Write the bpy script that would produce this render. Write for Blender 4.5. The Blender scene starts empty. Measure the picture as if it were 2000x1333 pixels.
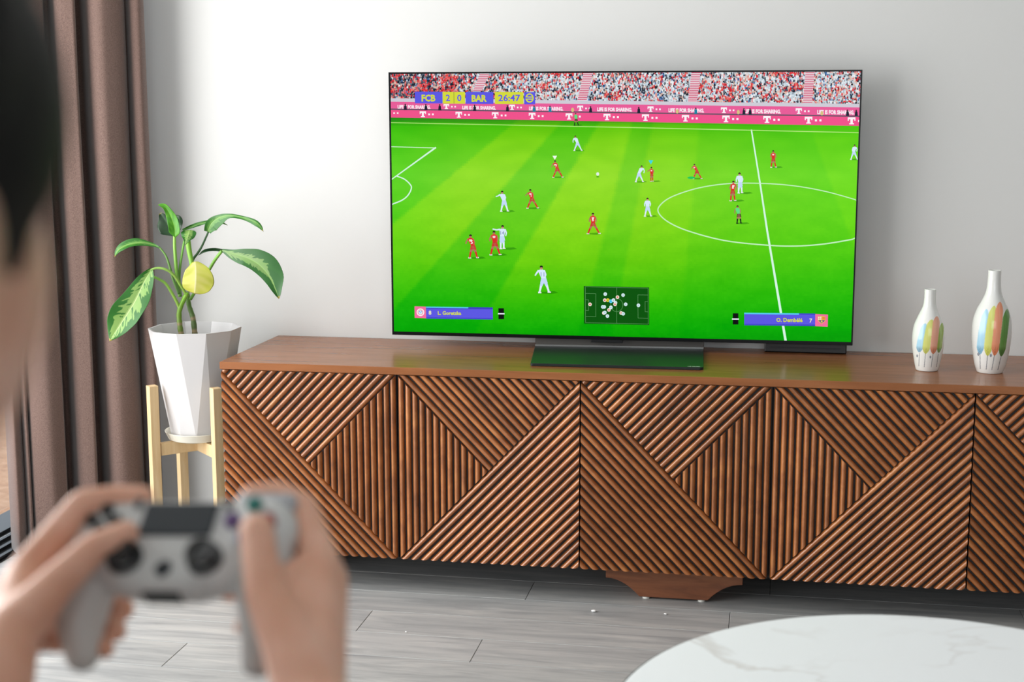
import bpy, bmesh, math, random
import numpy as np
from mathutils import Vector, Matrix, Quaternion, noise
from math import sin, cos, pi, sqrt, radians
rnd = random.Random(7)
scn = bpy.context.scene
COL = scn.collection

# ------------------------------------------------------------------ camera
FPX = 2828.9
CAM = Vector((1.39646, -3.91271, 1.22848))
YAW, PITCH, ROLL = .18117, -.15877, -.00133
_f = Vector((-sin(YAW)*cos(PITCH), cos(YAW)*cos(PITCH), sin(PITCH)))
_r0 = Vector((cos(YAW), sin(YAW), 0)); _u0 = _r0.cross(_f)
_r = _r0*cos(ROLL) + _u0*sin(ROLL); _u = _u0*cos(ROLL) - _r0*sin(ROLL)
cd = bpy.data.cameras.new('camera'); cam = bpy.data.objects.new('camera', cd); COL.objects.link(cam)
cd.sensor_width = 36; cd.lens = FPX*36/2000; cd.clip_start = .02
cam.matrix_world = Matrix(((_r.x, _u.x, -_f.x, CAM.x), (_r.y, _u.y, -_f.y, CAM.y), (_r.z, _u.z, -_f.z, CAM.z), (0, 0, 0, 1)))
cd.dof.use_dof = True; cd.dof.focus_distance = 3.62; cd.dof.aperture_fstop = 4.6
scn.camera = cam
def ray(px, py): return _f + _r*((px-1000)/FPX) - _u*((py-666.5)/FPX)
def at(px, py, Y):
    d = ray(px, py); return CAM + d*((Y-CAM.y)/d.y)
def atz(px, py, Z):
    d = ray(px, py); return CAM + d*((Z-CAM.z)/d.z)
def atd(px, py, D): return CAM + ray(px, py)*D

# ------------------------------------------------------------------ world, light, exposure
scn.view_settings.view_transform = 'Standard'; scn.view_settings.look = 'None'
scn.view_settings.exposure = 0; scn.view_settings.gamma = 1; scn.view_settings.use_curve_mapping = False
w = bpy.data.worlds.new('daylight'); scn.world = w; w.use_nodes = True
w.node_tree.nodes['Background'].inputs[0].default_value = (.80, .90, 1.0, 1)
w.node_tree.nodes['Background'].inputs[1].default_value = 1.6
def area(name, loc, rot, sx, sy, power, col):
    l = bpy.data.lights.new(name, 'AREA'); l.shape = 'RECTANGLE'; l.size = sx; l.size_y = sy; l.energy = power; l.color = col
    o = bpy.data.objects.new(name, l); o.location = loc; o.rotation_euler = rot; COL.objects.link(o); return o
# daylight through the tall window in the left wall, and a soft fill lamp added far behind the viewer
area('window_daylight', (-1.0, -1.75, 1.35), (0, radians(-90), 0), 2.3, 2.4, 108, (1, .985, .96))
area('rear_fill', (2.2, -6.4, 1.5), (radians(90), 0, 0), 3.0, 1.8, 36, (.93, .97, 1))

# ------------------------------------------------------------------ helpers
def lin(c): return tuple(((x/255)/12.92 if x/255 <= .04045 else ((x/255+.055)/1.055)**2.4) for x in c)
def lin4(c): return lin(c[:3])+(1,)
def mat(name, col, rough=.5, metal=0, spec=.5, coat=0, coat_r=.1, sss=0, emis=None, bump=None):
    m = bpy.data.materials.new(name); m.use_nodes = True; b = m.node_tree.nodes['Principled BSDF']
    b.inputs['Base Color'].default_value = lin4(col); b.inputs['Roughness'].default_value = rough
    b.inputs['Metallic'].default_value = metal; b.inputs['Specular IOR Level'].default_value = spec
    b.inputs['Coat Weight'].default_value = coat; b.inputs['Coat Roughness'].default_value = coat_r
    if sss:
        b.inputs['Subsurface Weight'].default_value = sss; b.inputs['Subsurface Radius'].default_value = (.012, .005, .003)
        b.inputs['Subsurface Scale'].default_value = 1
    N, L = m.node_tree.nodes, m.node_tree.links
    if bump:
        t = N.new('ShaderNodeTexCoord'); n = N.new('ShaderNodeTexNoise'); n.inputs['Scale'].default_value = bump[0]; n.inputs['Detail'].default_value = 4
        u = N.new('ShaderNodeBump'); u.inputs['Strength'].default_value = bump[1]; u.inputs['Distance'].default_value = bump[2]
        L.new(t.outputs['Object'], n.inputs['Vector']); L.new(n.outputs[0], u.inputs['Height']); L.new(u.outputs[0], b.inputs['Normal'])
    return m
def ramp(N, stops):
    r = N.new('ShaderNodeValToRGB'); e = r.color_ramp.elements
    while len(e) < len(stops): e.new(.5)
    for x, (p, c) in zip(e, stops): x.position = p; x.color = lin4(c)
    return r
def wood(name, cols, scale=(1.2, 14, 14), rough=.42, coat=.0, coat_r=.2, detail_scale=1.0, bump=.05, rot=(0, 0, 0), rand=0.0):
    m = bpy.data.materials.new(name); m.use_nodes = True; N, L = m.node_tree.nodes, m.node_tree.links; b = N['Principled BSDF']
    t = N.new('ShaderNodeTexCoord'); mp = N.new('ShaderNodeMapping'); mp.inputs['Scale'].default_value = scale; mp.inputs['Rotation'].default_value = rot
    L.new(t.outputs['Object'], mp.inputs[0]); vec = mp.outputs[0]
    oi = N.new('ShaderNodeObjectInfo')
    if rand:
        ad = N.new('ShaderNodeVectorMath'); ad.operation = 'ADD'; sc = N.new('ShaderNodeVectorMath'); sc.operation = 'SCALE'; sc.inputs['Scale'].default_value = 37
        cmb = N.new('ShaderNodeCombineXYZ')
        for k in range(3): L.new(oi.outputs['Random'], cmb.inputs[k])
        L.new(cmb.outputs[0], sc.inputs[0]); L.new(vec, ad.inputs[0]); L.new(sc.outputs[0], ad.inputs[1]); vec = ad.outputs[0]
    n = N.new('ShaderNodeTexNoise'); n.inputs['Scale'].default_value = 2.2*detail_scale; n.inputs['Detail'].default_value = 7; n.inputs['Distortion'].default_value = .9
    n.inputs['Roughness'].default_value = .62; L.new(vec, n.inputs['Vector'])
    r = ramp(N, [(.25, cols[0]), (.5, cols[1]), (.75, cols[2])]); L.new(n.outputs[0], r.inputs[0]); out = r.outputs[0]
    if rand:
        mx = N.new('ShaderNodeMix'); mx.data_type = 'RGBA'; mx.blend_type = 'MULTIPLY'; mx.inputs[0].default_value = 1
        rr = N.new('ShaderNodeMapRange'); rr.inputs['To Min'].default_value = 1-rand; rr.inputs['To Max'].default_value = 1+rand
        L.new(oi.outputs['Random'], rr.inputs[0]); L.new(out, mx.inputs[6]); L.new(rr.outputs[0], mx.inputs[7]); out = mx.outputs[2]
    L.new(out, b.inputs['Base Color'])
    b.inputs['Roughness'].default_value = rough; b.inputs['Coat Weight'].default_value = coat; b.inputs['Coat Roughness'].default_value = coat_r
    u = N.new('ShaderNodeBump'); u.inputs['Strength'].default_value = bump; u.inputs['Distance'].default_value = .002
    L.new(n.outputs[0], u.inputs['Height']); L.new(u.outputs[0], b.inputs['Normal'])
    return m
def tag(o, label=None, cat=None, group=None, kind=None):
    for k, v in (('label', label), ('category', cat), ('group', group), ('kind', kind)):
        if v: o[k] = v
    return o
def thing(name, loc, label, cat, group=None):
    o = bpy.data.objects.new(name, None); COL.objects.link(o); o.location = loc; o.empty_display_size = .05
    return tag(o, label, cat, group)
def origin(o):
    v = Vector(o.location); 
    while o.parent is not None: o = o.parent; v = v + Vector(o.location)
    return v
def put(name, me, m, parent=None, smooth=None, loc=None):
    """link a mesh whose coordinates are in world space; its origin is moved to its own middle"""
    if isinstance(me, bmesh.types.BMesh):
        bm = me; me = bpy.data.meshes.new(name)
        if smooth is not False: bmesh.ops.recalc_face_normals(bm, faces=bm.faces)
        bm.to_mesh(me); bm.free()
    if loc is None:
        co = np.empty(len(me.vertices)*3); me.vertices.foreach_get('co', co); co = co.reshape(-1, 3)
        loc = Vector((co.min(0)+co.max(0))/2); me.transform(Matrix.Translation(-loc))
    o = bpy.data.objects.new(name, me); COL.objects.link(o)
    if m: 
        me.materials.clear(); me.materials.append(m)
    if parent is not None:
        o.parent = parent; o.location = loc - origin(parent)
    else: o.location = loc
    if smooth:
        me.shade_smooth()
        if isinstance(smooth, (int, float)) and smooth is not True: me.set_sharp_from_angle(angle=radians(smooth))
    return o
def struct(name, me, m, **k):
    o = put(name, me, m, **k); o['kind'] = 'structure'; return o
def box(a, b, bev=0, seg=2, bm=None):
    own = bm is None; bm = bm or bmesh.new()
    r = bmesh.ops.create_cube(bm, size=1); c = [(x+y)/2 for x, y in zip(a, b)]; s = [abs(y-x) for x, y in zip(a, b)]
    for v in r['verts']: v.co = Vector((c[i]+v.co[i]*s[i] for i in range(3)))
    if bev: bmesh.ops.bevel(bm, geom=list({e for v in r['verts'] for e in v.link_edges}), offset=bev, segments=seg, affect='EDGES', profile=.5)
    return bm
def prism(pts, vec, bev=0, seg=2):
    """closed polygon pts (3D) extruded by vec"""
    bm = bmesh.new(); a = [bm.verts.new(p) for p in pts]; b = [bm.verts.new(Vector(p)+Vector(vec)) for p in pts]
    n = len(pts); bm.faces.new(a[::-1]); bm.faces.new(b)
    for i in range(n): bm.faces.new((a[i], a[(i+1) % n], b[(i+1) % n], b[i]))
    bmesh.ops.recalc_face_normals(bm, faces=bm.faces)
    if bev: bmesh.ops.bevel(bm, geom=list(bm.edges), offset=bev, segments=seg, affect='EDGES', profile=.5)
    return bm
def tube(pts, rads, n=12, bm=None, cap=True):
    bm = bm or bmesh.new(); pts = [Vector(p) for p in pts]
    if not hasattr(rads, '__len__'): rads = [rads]*len(pts)
    up = None; rings = []
    for i, p in enumerate(pts):
        t = (pts[min(i+1, len(pts)-1)]-pts[max(i-1, 0)]).normalized()
        if up is None: up = t.orthogonal().normalized()
        up = (up - t*up.dot(t)).normalized(); s = t.cross(up)
        rings.append([bm.verts.new(p+(up*cos(2*pi*k/n)+s*sin(2*pi*k/n))*rads[i]) for k in range(n)])
    for a, b in zip(rings, rings[1:]):
        for k in range(n): bm.faces.new((a[k], a[(k+1) % n], b[(k+1) % n], b[k]))
    if cap: bm.faces.new(rings[0][::-1]); bm.faces.new(rings[-1])
    return bm
def lathe(prof, c, n=64, bm=None):
    bm = bm or bmesh.new(); rings = []
    for r, z in prof:
        if r < 1e-6: rings.append([bm.verts.new((c[0], c[1], c[2]+z))])
        else: rings.append([bm.verts.new((c[0]+r*cos(2*pi*k/n), c[1]+r*sin(2*pi*k/n), c[2]+z)) for k in range(n)])
    for a, b in zip(rings, rings[1:]):
        for k in range(n):
            f = [a[k % len(a)], a[(k+1) % len(a)], b[(k+1) % len(b)], b[k % len(b)]]
            g = []
            for v in f:
                if v not in g: g.append(v)
            if len(g) > 2: bm.faces.new(g)
    return bm
def catmull(P, n=8, closed=False):
    P = [Vector(p) if len(p) == 3 else Vector((p[0], p[1], 0)) for p in P]; out = []; m = len(P)
    for i in range(m if closed else m-1):
        g = (lambda k: P[k % m]) if closed else (lambda k: P[max(0, min(m-1, k))])
        a, b, c, d = g(i-1), g(i), g(i+1), g(i+2)
        for k in range(n):
            t = k/n; out.append(.5*((2*b)+(c-a)*t+(2*a-5*b+4*c-d)*t*t+(3*b-a-3*c+d)*t**3))
    if not closed: out.append(P[-1])
    return out
def interp(x, xs, ys): return float(np.interp(x, xs, ys))

# ------------------------------------------------------------------ room shell
WL, WR, WB, CEIL = -.80, 4.9, -6.6, 2.75
M_wall = mat('wall_paint', (219, 219, 217), rough=.75, spec=.25, bump=(60, .04, .002))
M_ceil = mat('ceiling_paint', (222, 222, 220), rough=.9)
M_wall2 = mat('warm_grey_paint', (150, 147, 142), rough=.8)
T = .12
struct('wall_back', box((WL, 0, 0), (WR+T, T, CEIL)), M_wall)
struct('wall_right', box((WR, WB-T, 0), (WR+T, 0, CEIL)), M_wall2)
WY0, WY1, WZ1 = .12, -3.45, 2.45        # balcony door opening in the left wall
bm = box((WL-T, WB-T, 0), (WL, WY1, CEIL)); box((WL-T, WY1, WZ1), (WL, WY0, CEIL), bm=bm)
struct('wall_left', bm, M_wall)
bm = box((WL, WB-T, 0), (WR, WB, .6)); box((WL, WB-T, 2.4), (WR, WB, CEIL), bm=bm); box((WL, WB-T, .6), (.7, WB, 2.4), bm=bm); box((3.7, WB-T, .6), (WR, WB, 2.4), bm=bm)
struct('wall_rear', bm, M_wall2)
struct('ceiling', box((WL-T, WB-T, CEIL), (WR+T, T, CEIL+.1)), M_ceil)
# floor: grout-dark base and separate planks
M_plank = wood('grey_laminate', ((140, 141, 142), (170, 170, 169), (194, 192, 188)), scale=(1.0, 9, 9), rough=.42, detail_scale=1.5, bump=.04, rand=.07)
M_base = mat('floor_joint', (70, 70, 72), rough=.9)
floor = struct('floor', box((WL-.02, WB-T, -.06), (WR+T, T, -.008)), M_base)
PW, PL = .1455, 1.22
offs = {}
nrow = int((0-WB)/PW)+2
first_visible = 16
cheap = bmesh.new()
for k in range(nrow):
    y1 = -.588 + PW*4 - PW*k; y0 = y1-PW
    if y0 > 0: continue
    y1 = min(y1, 0.0)
    jx = {4: .435, 5: .743}.get(k, rnd.uniform(0, PL))
    x = jx - PL*math.ceil((jx-WL)/PL)
    while x < WR:
        a, b = max(x, WL), min(x+PL, WR)
        if b-a > .01:
            if k < first_visible and a < 3.0:
                o = put('plank', box((a+.0006, y0+.0006, -.008), (b-.0006, y1-.0006, 0.0), bev=.0008, seg=1), M_plank, parent=floor)
            else: box((a+.0006, y0+.0006, -.008), (b-.0006, y1-.0006, 0.0), bm=cheap)
        x += PL
o = put('far_planks', cheap, M_plank, parent=floor); o['kind'] = 'stuff'

# balcony door in the left wall: black frame, glass, low stone parapet outside
M_black = mat('black_metal', (14, 15, 17), rough=.35, spec=.5)
M_glass = bpy.data.materials.new('clear_glass'); M_glass.use_nodes = True
g = M_glass.node_tree.nodes; g.remove(g['Principled BSDF']); tr = g.new('ShaderNodeBsdfTransparent'); gl = g.new('ShaderNodeBsdfGlossy'); gl.inputs['Roughness'].default_value = .02
mx = g.new('ShaderNodeMixShader'); mx.inputs[0].default_value = .06
M_glass.node_tree.links.new(tr.outputs[0], mx.inputs[1]); M_glass.node_tree.links.new(gl.outputs[0], mx.inputs[2]); M_glass.node_tree.links.new(mx.outputs[0], g['Material Output'].inputs[0])
bm = bmesh.new()
for a, b in (((WL-.12, WY1, -.02), (WL-.02, WY0, .004)), ((WL-.09, WY1, WZ1-.05), (WL-.02, WY0, WZ1)), ((WL-.09, WY0-.05, 0), (WL-.02, WY0, WZ1)), ((WL-.09, WY1, 0), (WL-.02, WY1+.05, WZ1)), ((WL-.08, -2.0, 0), (WL-.03, -1.94, WZ1))): box(a, b, bm=bm)
for xx in (-.775, -.735, -.695): box((xx, -3.4, 0), (xx+.012, -.03, .012), bm=bm)
box((-.79, -3.4, 0), (-.675, -.03, .003), bm=bm)
door = struct('door_1', bm, M_black)
put('pane', box((WL-.058, -1.95, .05), (WL-.052, WY0-.05, WZ1-.05)), M_glass, parent=door)
put('pane', box((WL-.058, WY1+.05, .05), (WL-.052, -2.0, WZ1-.05)), M_glass, parent=door)
M_stone = wood('beige_stone', ((176, 122, 82), (200, 146, 104), (220, 172, 134)), scale=(7, 7, 7), rough=.6, bump=.02)
struct('trim_1', box((-3.2, -4.2, -.08), (WL-.12, 3.2, -.014)), M_stone)      # balcony floor
struct('window_1', (lambda bm: (box((.7, WB-.08, .6), (3.7, WB-.04, .65), bm=bm), box((.7, WB-.08, 2.35), (3.7, WB-.04, 2.4), bm=bm), box((.7, WB-.08, .6), (.75, WB-.04, 2.4), bm=bm), box((3.65, WB-.08, .6), (3.7, WB-.04, 2.4), bm=bm), box((2.17, WB-.08, .6), (2.23, WB-.04, 2.4), bm=bm), bm)[-1])(bmesh.new()), M_black)  # unseen rear window frame, added together with the fill lamp

# ------------------------------------------------------------------ sideboard
ZT = .59; DW, DEPTH, NDOOR = .466, .451, 5
X1 = DW*NDOOR
YF = -DEPTH; DZ0, DZ1 = ZT-.4994, ZT-.0205
M_top = wood('walnut_top', ((130, 80, 48), (148, 93, 57), (162, 105, 67)), scale=(1.3, 12, 12), rough=.25, coat=.0, coat_r=.22, bump=.0); M_top.node_tree.nodes['Principled BSDF'].inputs['Specular IOR Level'].default_value = .25
M_slat = wood('stained_slat', ((118, 66, 29), (160, 94, 46), (188, 120, 62)), scale=(5, 5, 5), rough=.36, coat=.7, coat_r=.25, bump=.03, rand=.14)
M_back = mat('stained_backing', (30, 16, 11), rough=.55)
M_foot = wood('walnut_foot', ((92, 52, 34), (128, 76, 48), (150, 96, 62)), scale=(2, 12, 12), rough=.45, bump=.03)
sb = thing('sideboard', (X1/2, -DEPTH/2, 0), 'long walnut sideboard with ribbed chevron slatted doors under the television', 'sideboard')
put('top', box((0, YF, ZT-.019), (X1, -.004, ZT), bev=.0012, seg=1), M_top, parent=sb)
put('body', box((.002, YF+.034, DZ0+.001), (X1-.002, -.004, ZT-.0195)), M_back, parent=sb)
PITCH_R = .0183; RR = .0067
def rib_set(kind):
    """half-round ribs of one door, clipped to the three triangles; local frame x 0..DW, z 0..H, y = 0 at door face, ribs towards -y"""
    W = DW-.003; H = DZ1-DZ0; out = []
    A, B, Cc, D = Vector((0, 0, H)), Vector((W, 0, H)), Vector((W, 0, 0)), Vector((0, 0, 0)); M = (A+Cc)/2
    tris = [((A, D, Cc), (Cc-A)), ((A, M, B), None), ((B, M, Cc), Vector((0, 0, -1)))]
    tris[1] = ((A, M, B), (B-M))
    for tri, d in tris:
        d = d.normalized(); n = Vector((0, -1, 0)).cross(d).normalized()
        cen = sum(tri, Vector())/3
        pr = [p.dot(n) for p in tri]; lo, hi = min(pr), max(pr)
        # ribs start against the long shared edge
        cnt = max(1, round((hi-lo)/PITCH_R)); pit = (hi-lo)/cnt
        for i in range(cnt):
            c = lo+pit*(i+.5)
            bm = bmesh.new(); L = 1.2; base = n*c + d*(cen.dot(d)); rings = []
            for s in (-L, L):
                ring = []
                for k in range(8):
                    a = pi*k/7; ring.append(bm.verts.new(base+d*s+n*(cos(a)*RR)+Vector((0, -1, 0))*(sin(a)*RR*1.45)))
                rings.append(ring)
            for k in range(8): bm.faces.new((rings[0][k], rings[0][(k+1) % 8], rings[1][(k+1) % 8], rings[1][k]))
            bm.faces.new(rings[0]); bm.faces.new(rings[1][::-1])
            for e in range(3):
                p, q, o3 = tri[e], tri[(e+1) % 3], tri[(e+2) % 3]
                nn = (q-p).cross(Vector((0, 1, 0))).normalized()
                if nn.dot(o3-p) > 0: nn = -nn
                bmesh.ops.bisect_plane(bm, geom=bm.verts[:]+bm.edges[:]+bm.faces[:], plane_co=p-nn*.0003, plane_no=nn, clear_outer=True)
                ed = [x for x in bm.edges if x.is_boundary]
                if ed: bmesh.ops.holes_fill(bm, edges=ed)
            if len(bm.faces) < 4: bm.free(); continue
            if kind == 'B':
                for v in bm.verts: v.co.x = W-v.co.x
            bmesh.ops.recalc_face_normals(bm, faces=bm.faces)
            me = bpy.data.meshes.new('slat'); 
            co = [v.co.copy() for v in bm.verts]; mid = Vector([(min(c[i] for c in co)+max(c[i] for c in co))/2 for i in range(3)])
            for v in bm.verts: v.co -= mid
            bm.to_mesh(me); bm.free(); me.materials.append(M_slat); me.shade_smooth(); me.set_sharp_from_angle(angle=radians(50)); out.append((me, mid))
    return out
RIBS = {'A': rib_set('A'), 'B': rib_set('B')}
for i in range(NDOOR):
    x0 = DW*i+.0015; kind = 'AB'[i % 2]
    dr = put('door', box((x0, YF+.011, DZ0), (x0+DW-.003, YF+.0335, DZ1)), M_back, parent=sb)
    base = Vector((x0, YF+.011, DZ0))
    for me, mid in RIBS[kind]:
        o = bpy.data.objects.new('slat', me); COL.objects.link(o); o.parent = dr; o.location = base+mid-origin(dr)
M_glide = mat('white_plastic', (232, 230, 222), rough=.4)
def foot(cx, half, y0):
    z1, z0 = DZ0+.0005, .006; hb = half*.5; pts = [(cx-half, z1), (cx-half, z1-.040)]
    arc = [(cx-half+(half-hb)*t, z1-.040-(z1-.040-z0)*(t**2.1)) for t in (.15, .3, .45, .6, .75, .88, 1)]
    pts += arc; pts += [(2*cx-x, z) for x, z in arc[::-1]]; pts += [(cx+half, z1-.040), (cx+half, z1)]
    put('foot', prism([(x, y0, z) for x, z in pts], (0, .26, 0), bev=.0015, seg=1), M_foot, parent=sb)
    for s in (-1, 1):
        for yy in (y0+.012, y0+.245): put('glide', lathe([(0, 0), (.009, 0), (.0095, .002), (.0095, .0062), (0, .0062)], (cx+s*(hb-.016), yy, 0), 20), M_glide, parent=sb)
foot(1.164, .172, -.386)
foot(.118, .085, -.32); foot(X1-.118, .085, -.32)

# ------------------------------------------------------------------ television
YT = -.124; TX0, TX1 = .3695, 1.5975; TZ0, TZ1 = ZT+.030, ZT+.030+.706
tyaw = math.atan2(.026, 1.234)
tv = thing('television', ((TX0+TX1)/2, -.12, ZT), 'wide black flat television on a low metal stand, showing a football match', 'television')
M_bezel = mat('black_bezel', (8, 10, 13), rough=.3, spec=.2)
M_hous = mat('dark_housing', (26, 29, 32), rough=.5)
M_stand = mat('dark_steel', (38, 44, 44), rough=.36, metal=0, spec=.25)
M_neck = mat('grey_steel', (84, 80, 76), rough=.45, metal=.3)
def tvp(x, y, z):   # x along the panel from its left edge, y depth behind the front face, z above panel bottom
    return Vector((TX0+x*cos(tyaw)-y*sin(tyaw), YT+x*sin(tyaw)+y*cos(tyaw), TZ0+z))
def tvbox(a, b, bev=0):
    bm = box(a, b, bev=bev)
    for v in bm.verts: v.co = tvp(*v.co)
    return bm
TW, TH = 1.2285, .706
put('panel', tvbox((0, 0, 0), (TW, .007, TH), bev=.0008), M_bezel, parent=tv)
put('back_housing', tvbox((.12, .007, .03), (TW-.12, .046, .40), bev=.01), M_hous, parent=tv)
put('sensor_bar', tvbox((.545, .001, -.008), (.63, .012, .001), bev=.001), M_black, parent=tv)
# base plate from its four corners on the sideboard top
q = [atz(1036, 711, ZT+.006), atz(1374, 719.5, ZT+.006), atz(1374, 683, ZT+.006), atz(1045, 677, ZT+.006)]
q = [Vector((p.x, p.y, ZT+.0005)) for p in q]
# rounded front right corner
def rc(p, a, b, r, n=5):
    da, db = (a-p).normalized()*r, (b-p).normalized()*r
    return [(p+da)*(1-t)**2+p*2*t*(1-t)+(p+db)*t*t for t in [k/n for k in range(n+1)]]
poly = rc(q[0], q[3], q[1], .006)+rc(q[1], q[0], q[2], .014)+[q[2], q[3]]
put('stand_base', prism(poly, (0, 0, .007), bev=.0007, seg=1), M_stand, parent=tv)
nb = (q[2]-q[3]).normalized(); nn_ = Vector((-nb.y, nb.x, 0))
put('stand_neck', prism([q[3]+Vector((0, 0, .007)), q[2]+Vector((0, 0, .007)), q[2]+nn_*.006+Vector((0, 0, .007)), q[3]+nn_*.006+Vector((0, 0, .007))], (0, 0, .004)), mat('light_steel', (150, 150, 148), rough=.3, metal=.6), parent=tv)
na, ncn = Vector((q[3].x, max(q[3].y+.004, YT+.02), ZT+.011)), Vector((q[2].x, max(q[2].y+.004, YT+.03), ZT+.011))
put('stand_bracket', prism([na, ncn, ncn+Vector((0, .02, 0)), na+Vector((0, .02, 0))], (0, 0, .07)), M_neck, parent=tv)

# ---- picture on the screen, digitised in a flat frame: four screen corners -> rectangle of the panel
SW0, SW1, SH0, SH1 = .0055, TW-.004, .0095, TH-.0045
src = [(770.8, 144.2), (1687, 140.6), (1668.5, 668), (770.4, 645.7)]
dst = [(SW0, SH1), (SW1, SH1), (SW1, SH0), (SW0, SH0)]
A = []; bb = []
for (x, y), (X, Y) in zip(src, dst):
    A.append([x, y, 1, 0, 0, 0, -X*x, -X*y]); bb.append(X); A.append([0, 0, 0, x, y, 1, -Y*x, -Y*y]); bb.append(Y)
Hm = np.append(np.linalg.solve(np.array(A), np.array(bb)), 1).reshape(3, 3)
def smap(x, y):
    v = Hm @ np.array((x, y, 1.)); return v[0]/v[2], v[1]/v[2]
SV, SF, SC = [], [], []           # verts, faces, face colours
LAYER = [0]
def layer(k=None): LAYER[0] = LAYER[0]+1 if k is None else k
def spoly(pts, col, flat=False):
    d = -.00025-.00003*LAYER[0]; i0 = len(SV)
    P = pts if flat else [smap(*p) for p in pts]
    for (X, Y) in P: SV.append(tuple(tvp(min(max(X, SW0), SW1), d, min(max(Y, SH0), SH1))))
    SF.append(tuple(range(i0, i0+len(pts)))); SC.append(col)
def srect(x0, y0, x1, y1, col, sl=0.0): spoly([(x0, y0), (x1, y0+sl*(x1-x0)), (x1, y1+sl*(x1-x0)), (x0, y1)], col)
def sline(P, w0, w1, col):
    n = len(P)
    for i in range(n-1):
        (ax, ay), (bx, by) = P[i][:2], P[i+1][:2]; L = math.hypot(bx-ax, by-ay) or 1; nx, ny = -(by-ay)/L, (bx-ax)/L
        a = (w0+(w1-w0)*i/(n-1))/2; b = (w0+(w1-w0)*(i+1)/(n-1))/2; ex, ey = (bx-ax)/L*.25, (by-ay)/L*.25
        spoly([(ax-nx*a-ex, ay-ny*a-ey), (bx-nx*b+ex, by-ny*b+ey), (bx+nx*b+ex, by+ny*b+ey), (ax+nx*a-ex, ay+ny*a-ey)], col)
def sdisc(x, y, rx, ry, col, n=16): spoly([(x+rx*cos(2*pi*k/n), y+ry*sin(2*pi*k/n)) for k in range(n)], col)
_tc = {}
def stext(s, x, y, h, col, bold=.03, wid=None, slope=.0, anchor='l', space=1.0):
    """x, y = baseline left; h = cap height"""
    c = bpy.data.curves.new('t', 'FONT'); c.body = s; c.size = 1; c.offset = bold; c.resolution_u = 2; c.space_character = space
    o = bpy.data.objects.new('t', c); COL.objects.link(o); dg = bpy.context.evaluated_depsgraph_get()
    me = bpy.data.meshes.new_from_object(o.evaluated_get(dg)); bpy.data.objects.remove(o); bpy.data.curves.remove(c)
    V = [v.co.copy() for v in me.vertices]; mx = max(v.x for v in V); mn = min(v.x for v in V); sc = h/.70; sx = (wid/(mx-mn)) if wid else sc
    x0 = x - (mx-mn)*sx/2 if anchor == 'c' else x
    for f in me.polygons:
        spoly([(x0+(V[i].x-mn)*sx, y-V[i].y*sc+slope*((x0-x)+(V[i].x-mn)*sx)) for i in f.vertices], col)
    bpy.data.meshes.remove(me)
def lerp(a, b, t): return tuple(x+(y-x)*t for x, y in zip(a, b))
# grass
def ex(line, y):
    (xa, ya), (xb, yb) = line; return xa+(xb-xa)*(y-ya)/(yb-ya)
E7 = [((1000, 248), (851, 370)), ((1079, 264), (812, 558)), ((1141, 298), (965, 590)), ((1225, 415), (1161, 548)), ((1277, 260), (1232, 405)), ((1370, 270), (1337, 589)), ((1600, 280), (1666, 461))]
E7[3] = ((1238, 250), (1161, 548)); E7[4] = ((1277, 260), (1200, 640))
bands = [(-24, -16), (6, 4), (-26, -18), (8, 6), (-16, -12), (4, 2), (-8, -8), (4, 3)]
def grass(x, y):
    br, bg = bands[0]
    for i_, e in enumerate(E7):
        wd = 9; t_ = min(1, max(0, (x-ex(e, y)+2.5*noise.noise(Vector((x*.1, y*.1, 3))))/wd+.5))
        br += (bands[i_+1][0]-br)*t_; bg += (bands[i_+1][1]-bg)*t_
    ys = [230, 246, 275, 340, 440, 510, 575, 640, 670]
    R = interp(x, [770, 1300, 1690], [0, 0, 0])
    r = interp(y, ys, [56, 92, 118, 142, 128, 100, 58, 10, 0]); g_ = interp(y, ys, [140, 196, 208, 220, 214, 203, 190, 172, 158]); b = interp(y, ys, [20, 6, 22, 44, 26, 10, 2, 0, 0])
    s = interp(x, [770, 900, 1250, 1500, 1690], [.84, .98, 1, .84, .78]); r *= s; b *= s
    amp = interp(y, ys, [.5, .8, 1, 1, 1, .9, .8, .5, .3])
    r += br*amp; g_ += bg*.5*amp
    n1 = noise.noise(Vector((x*.02, y*.05, 0)))*8 + noise.noise(Vector((x*.12, y*.5, 5)))*6*interp(y, [300, 640], [.2, 1.2])
    return (max(0, r+n1), max(0, g_+n1*.7), max(0, b+n1*.4))
SPIX = 3.9
GX = np.arange(768, 1694, SPIX)
GT = np.linspace(0, 1, 96)
def gy(x, t): return (226+ (x-772)*.0215)*(1-t) + (646+(x-770)*.0252)*t
layer(0)
srect(760, 130, 1700, 260, (60, 70, 80))
layer(1)
for x in GX:
    for j in range(95):
        a, b = GT[j], GT[j+1]; x1 = x+SPIX
        spoly([(x, gy(x, a)), (x1, gy(x1, a)), (x1, gy(x1, b)), (x, gy(x, b))], grass(x+SPIX/2, gy(x, (a+b)/2)))
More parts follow.
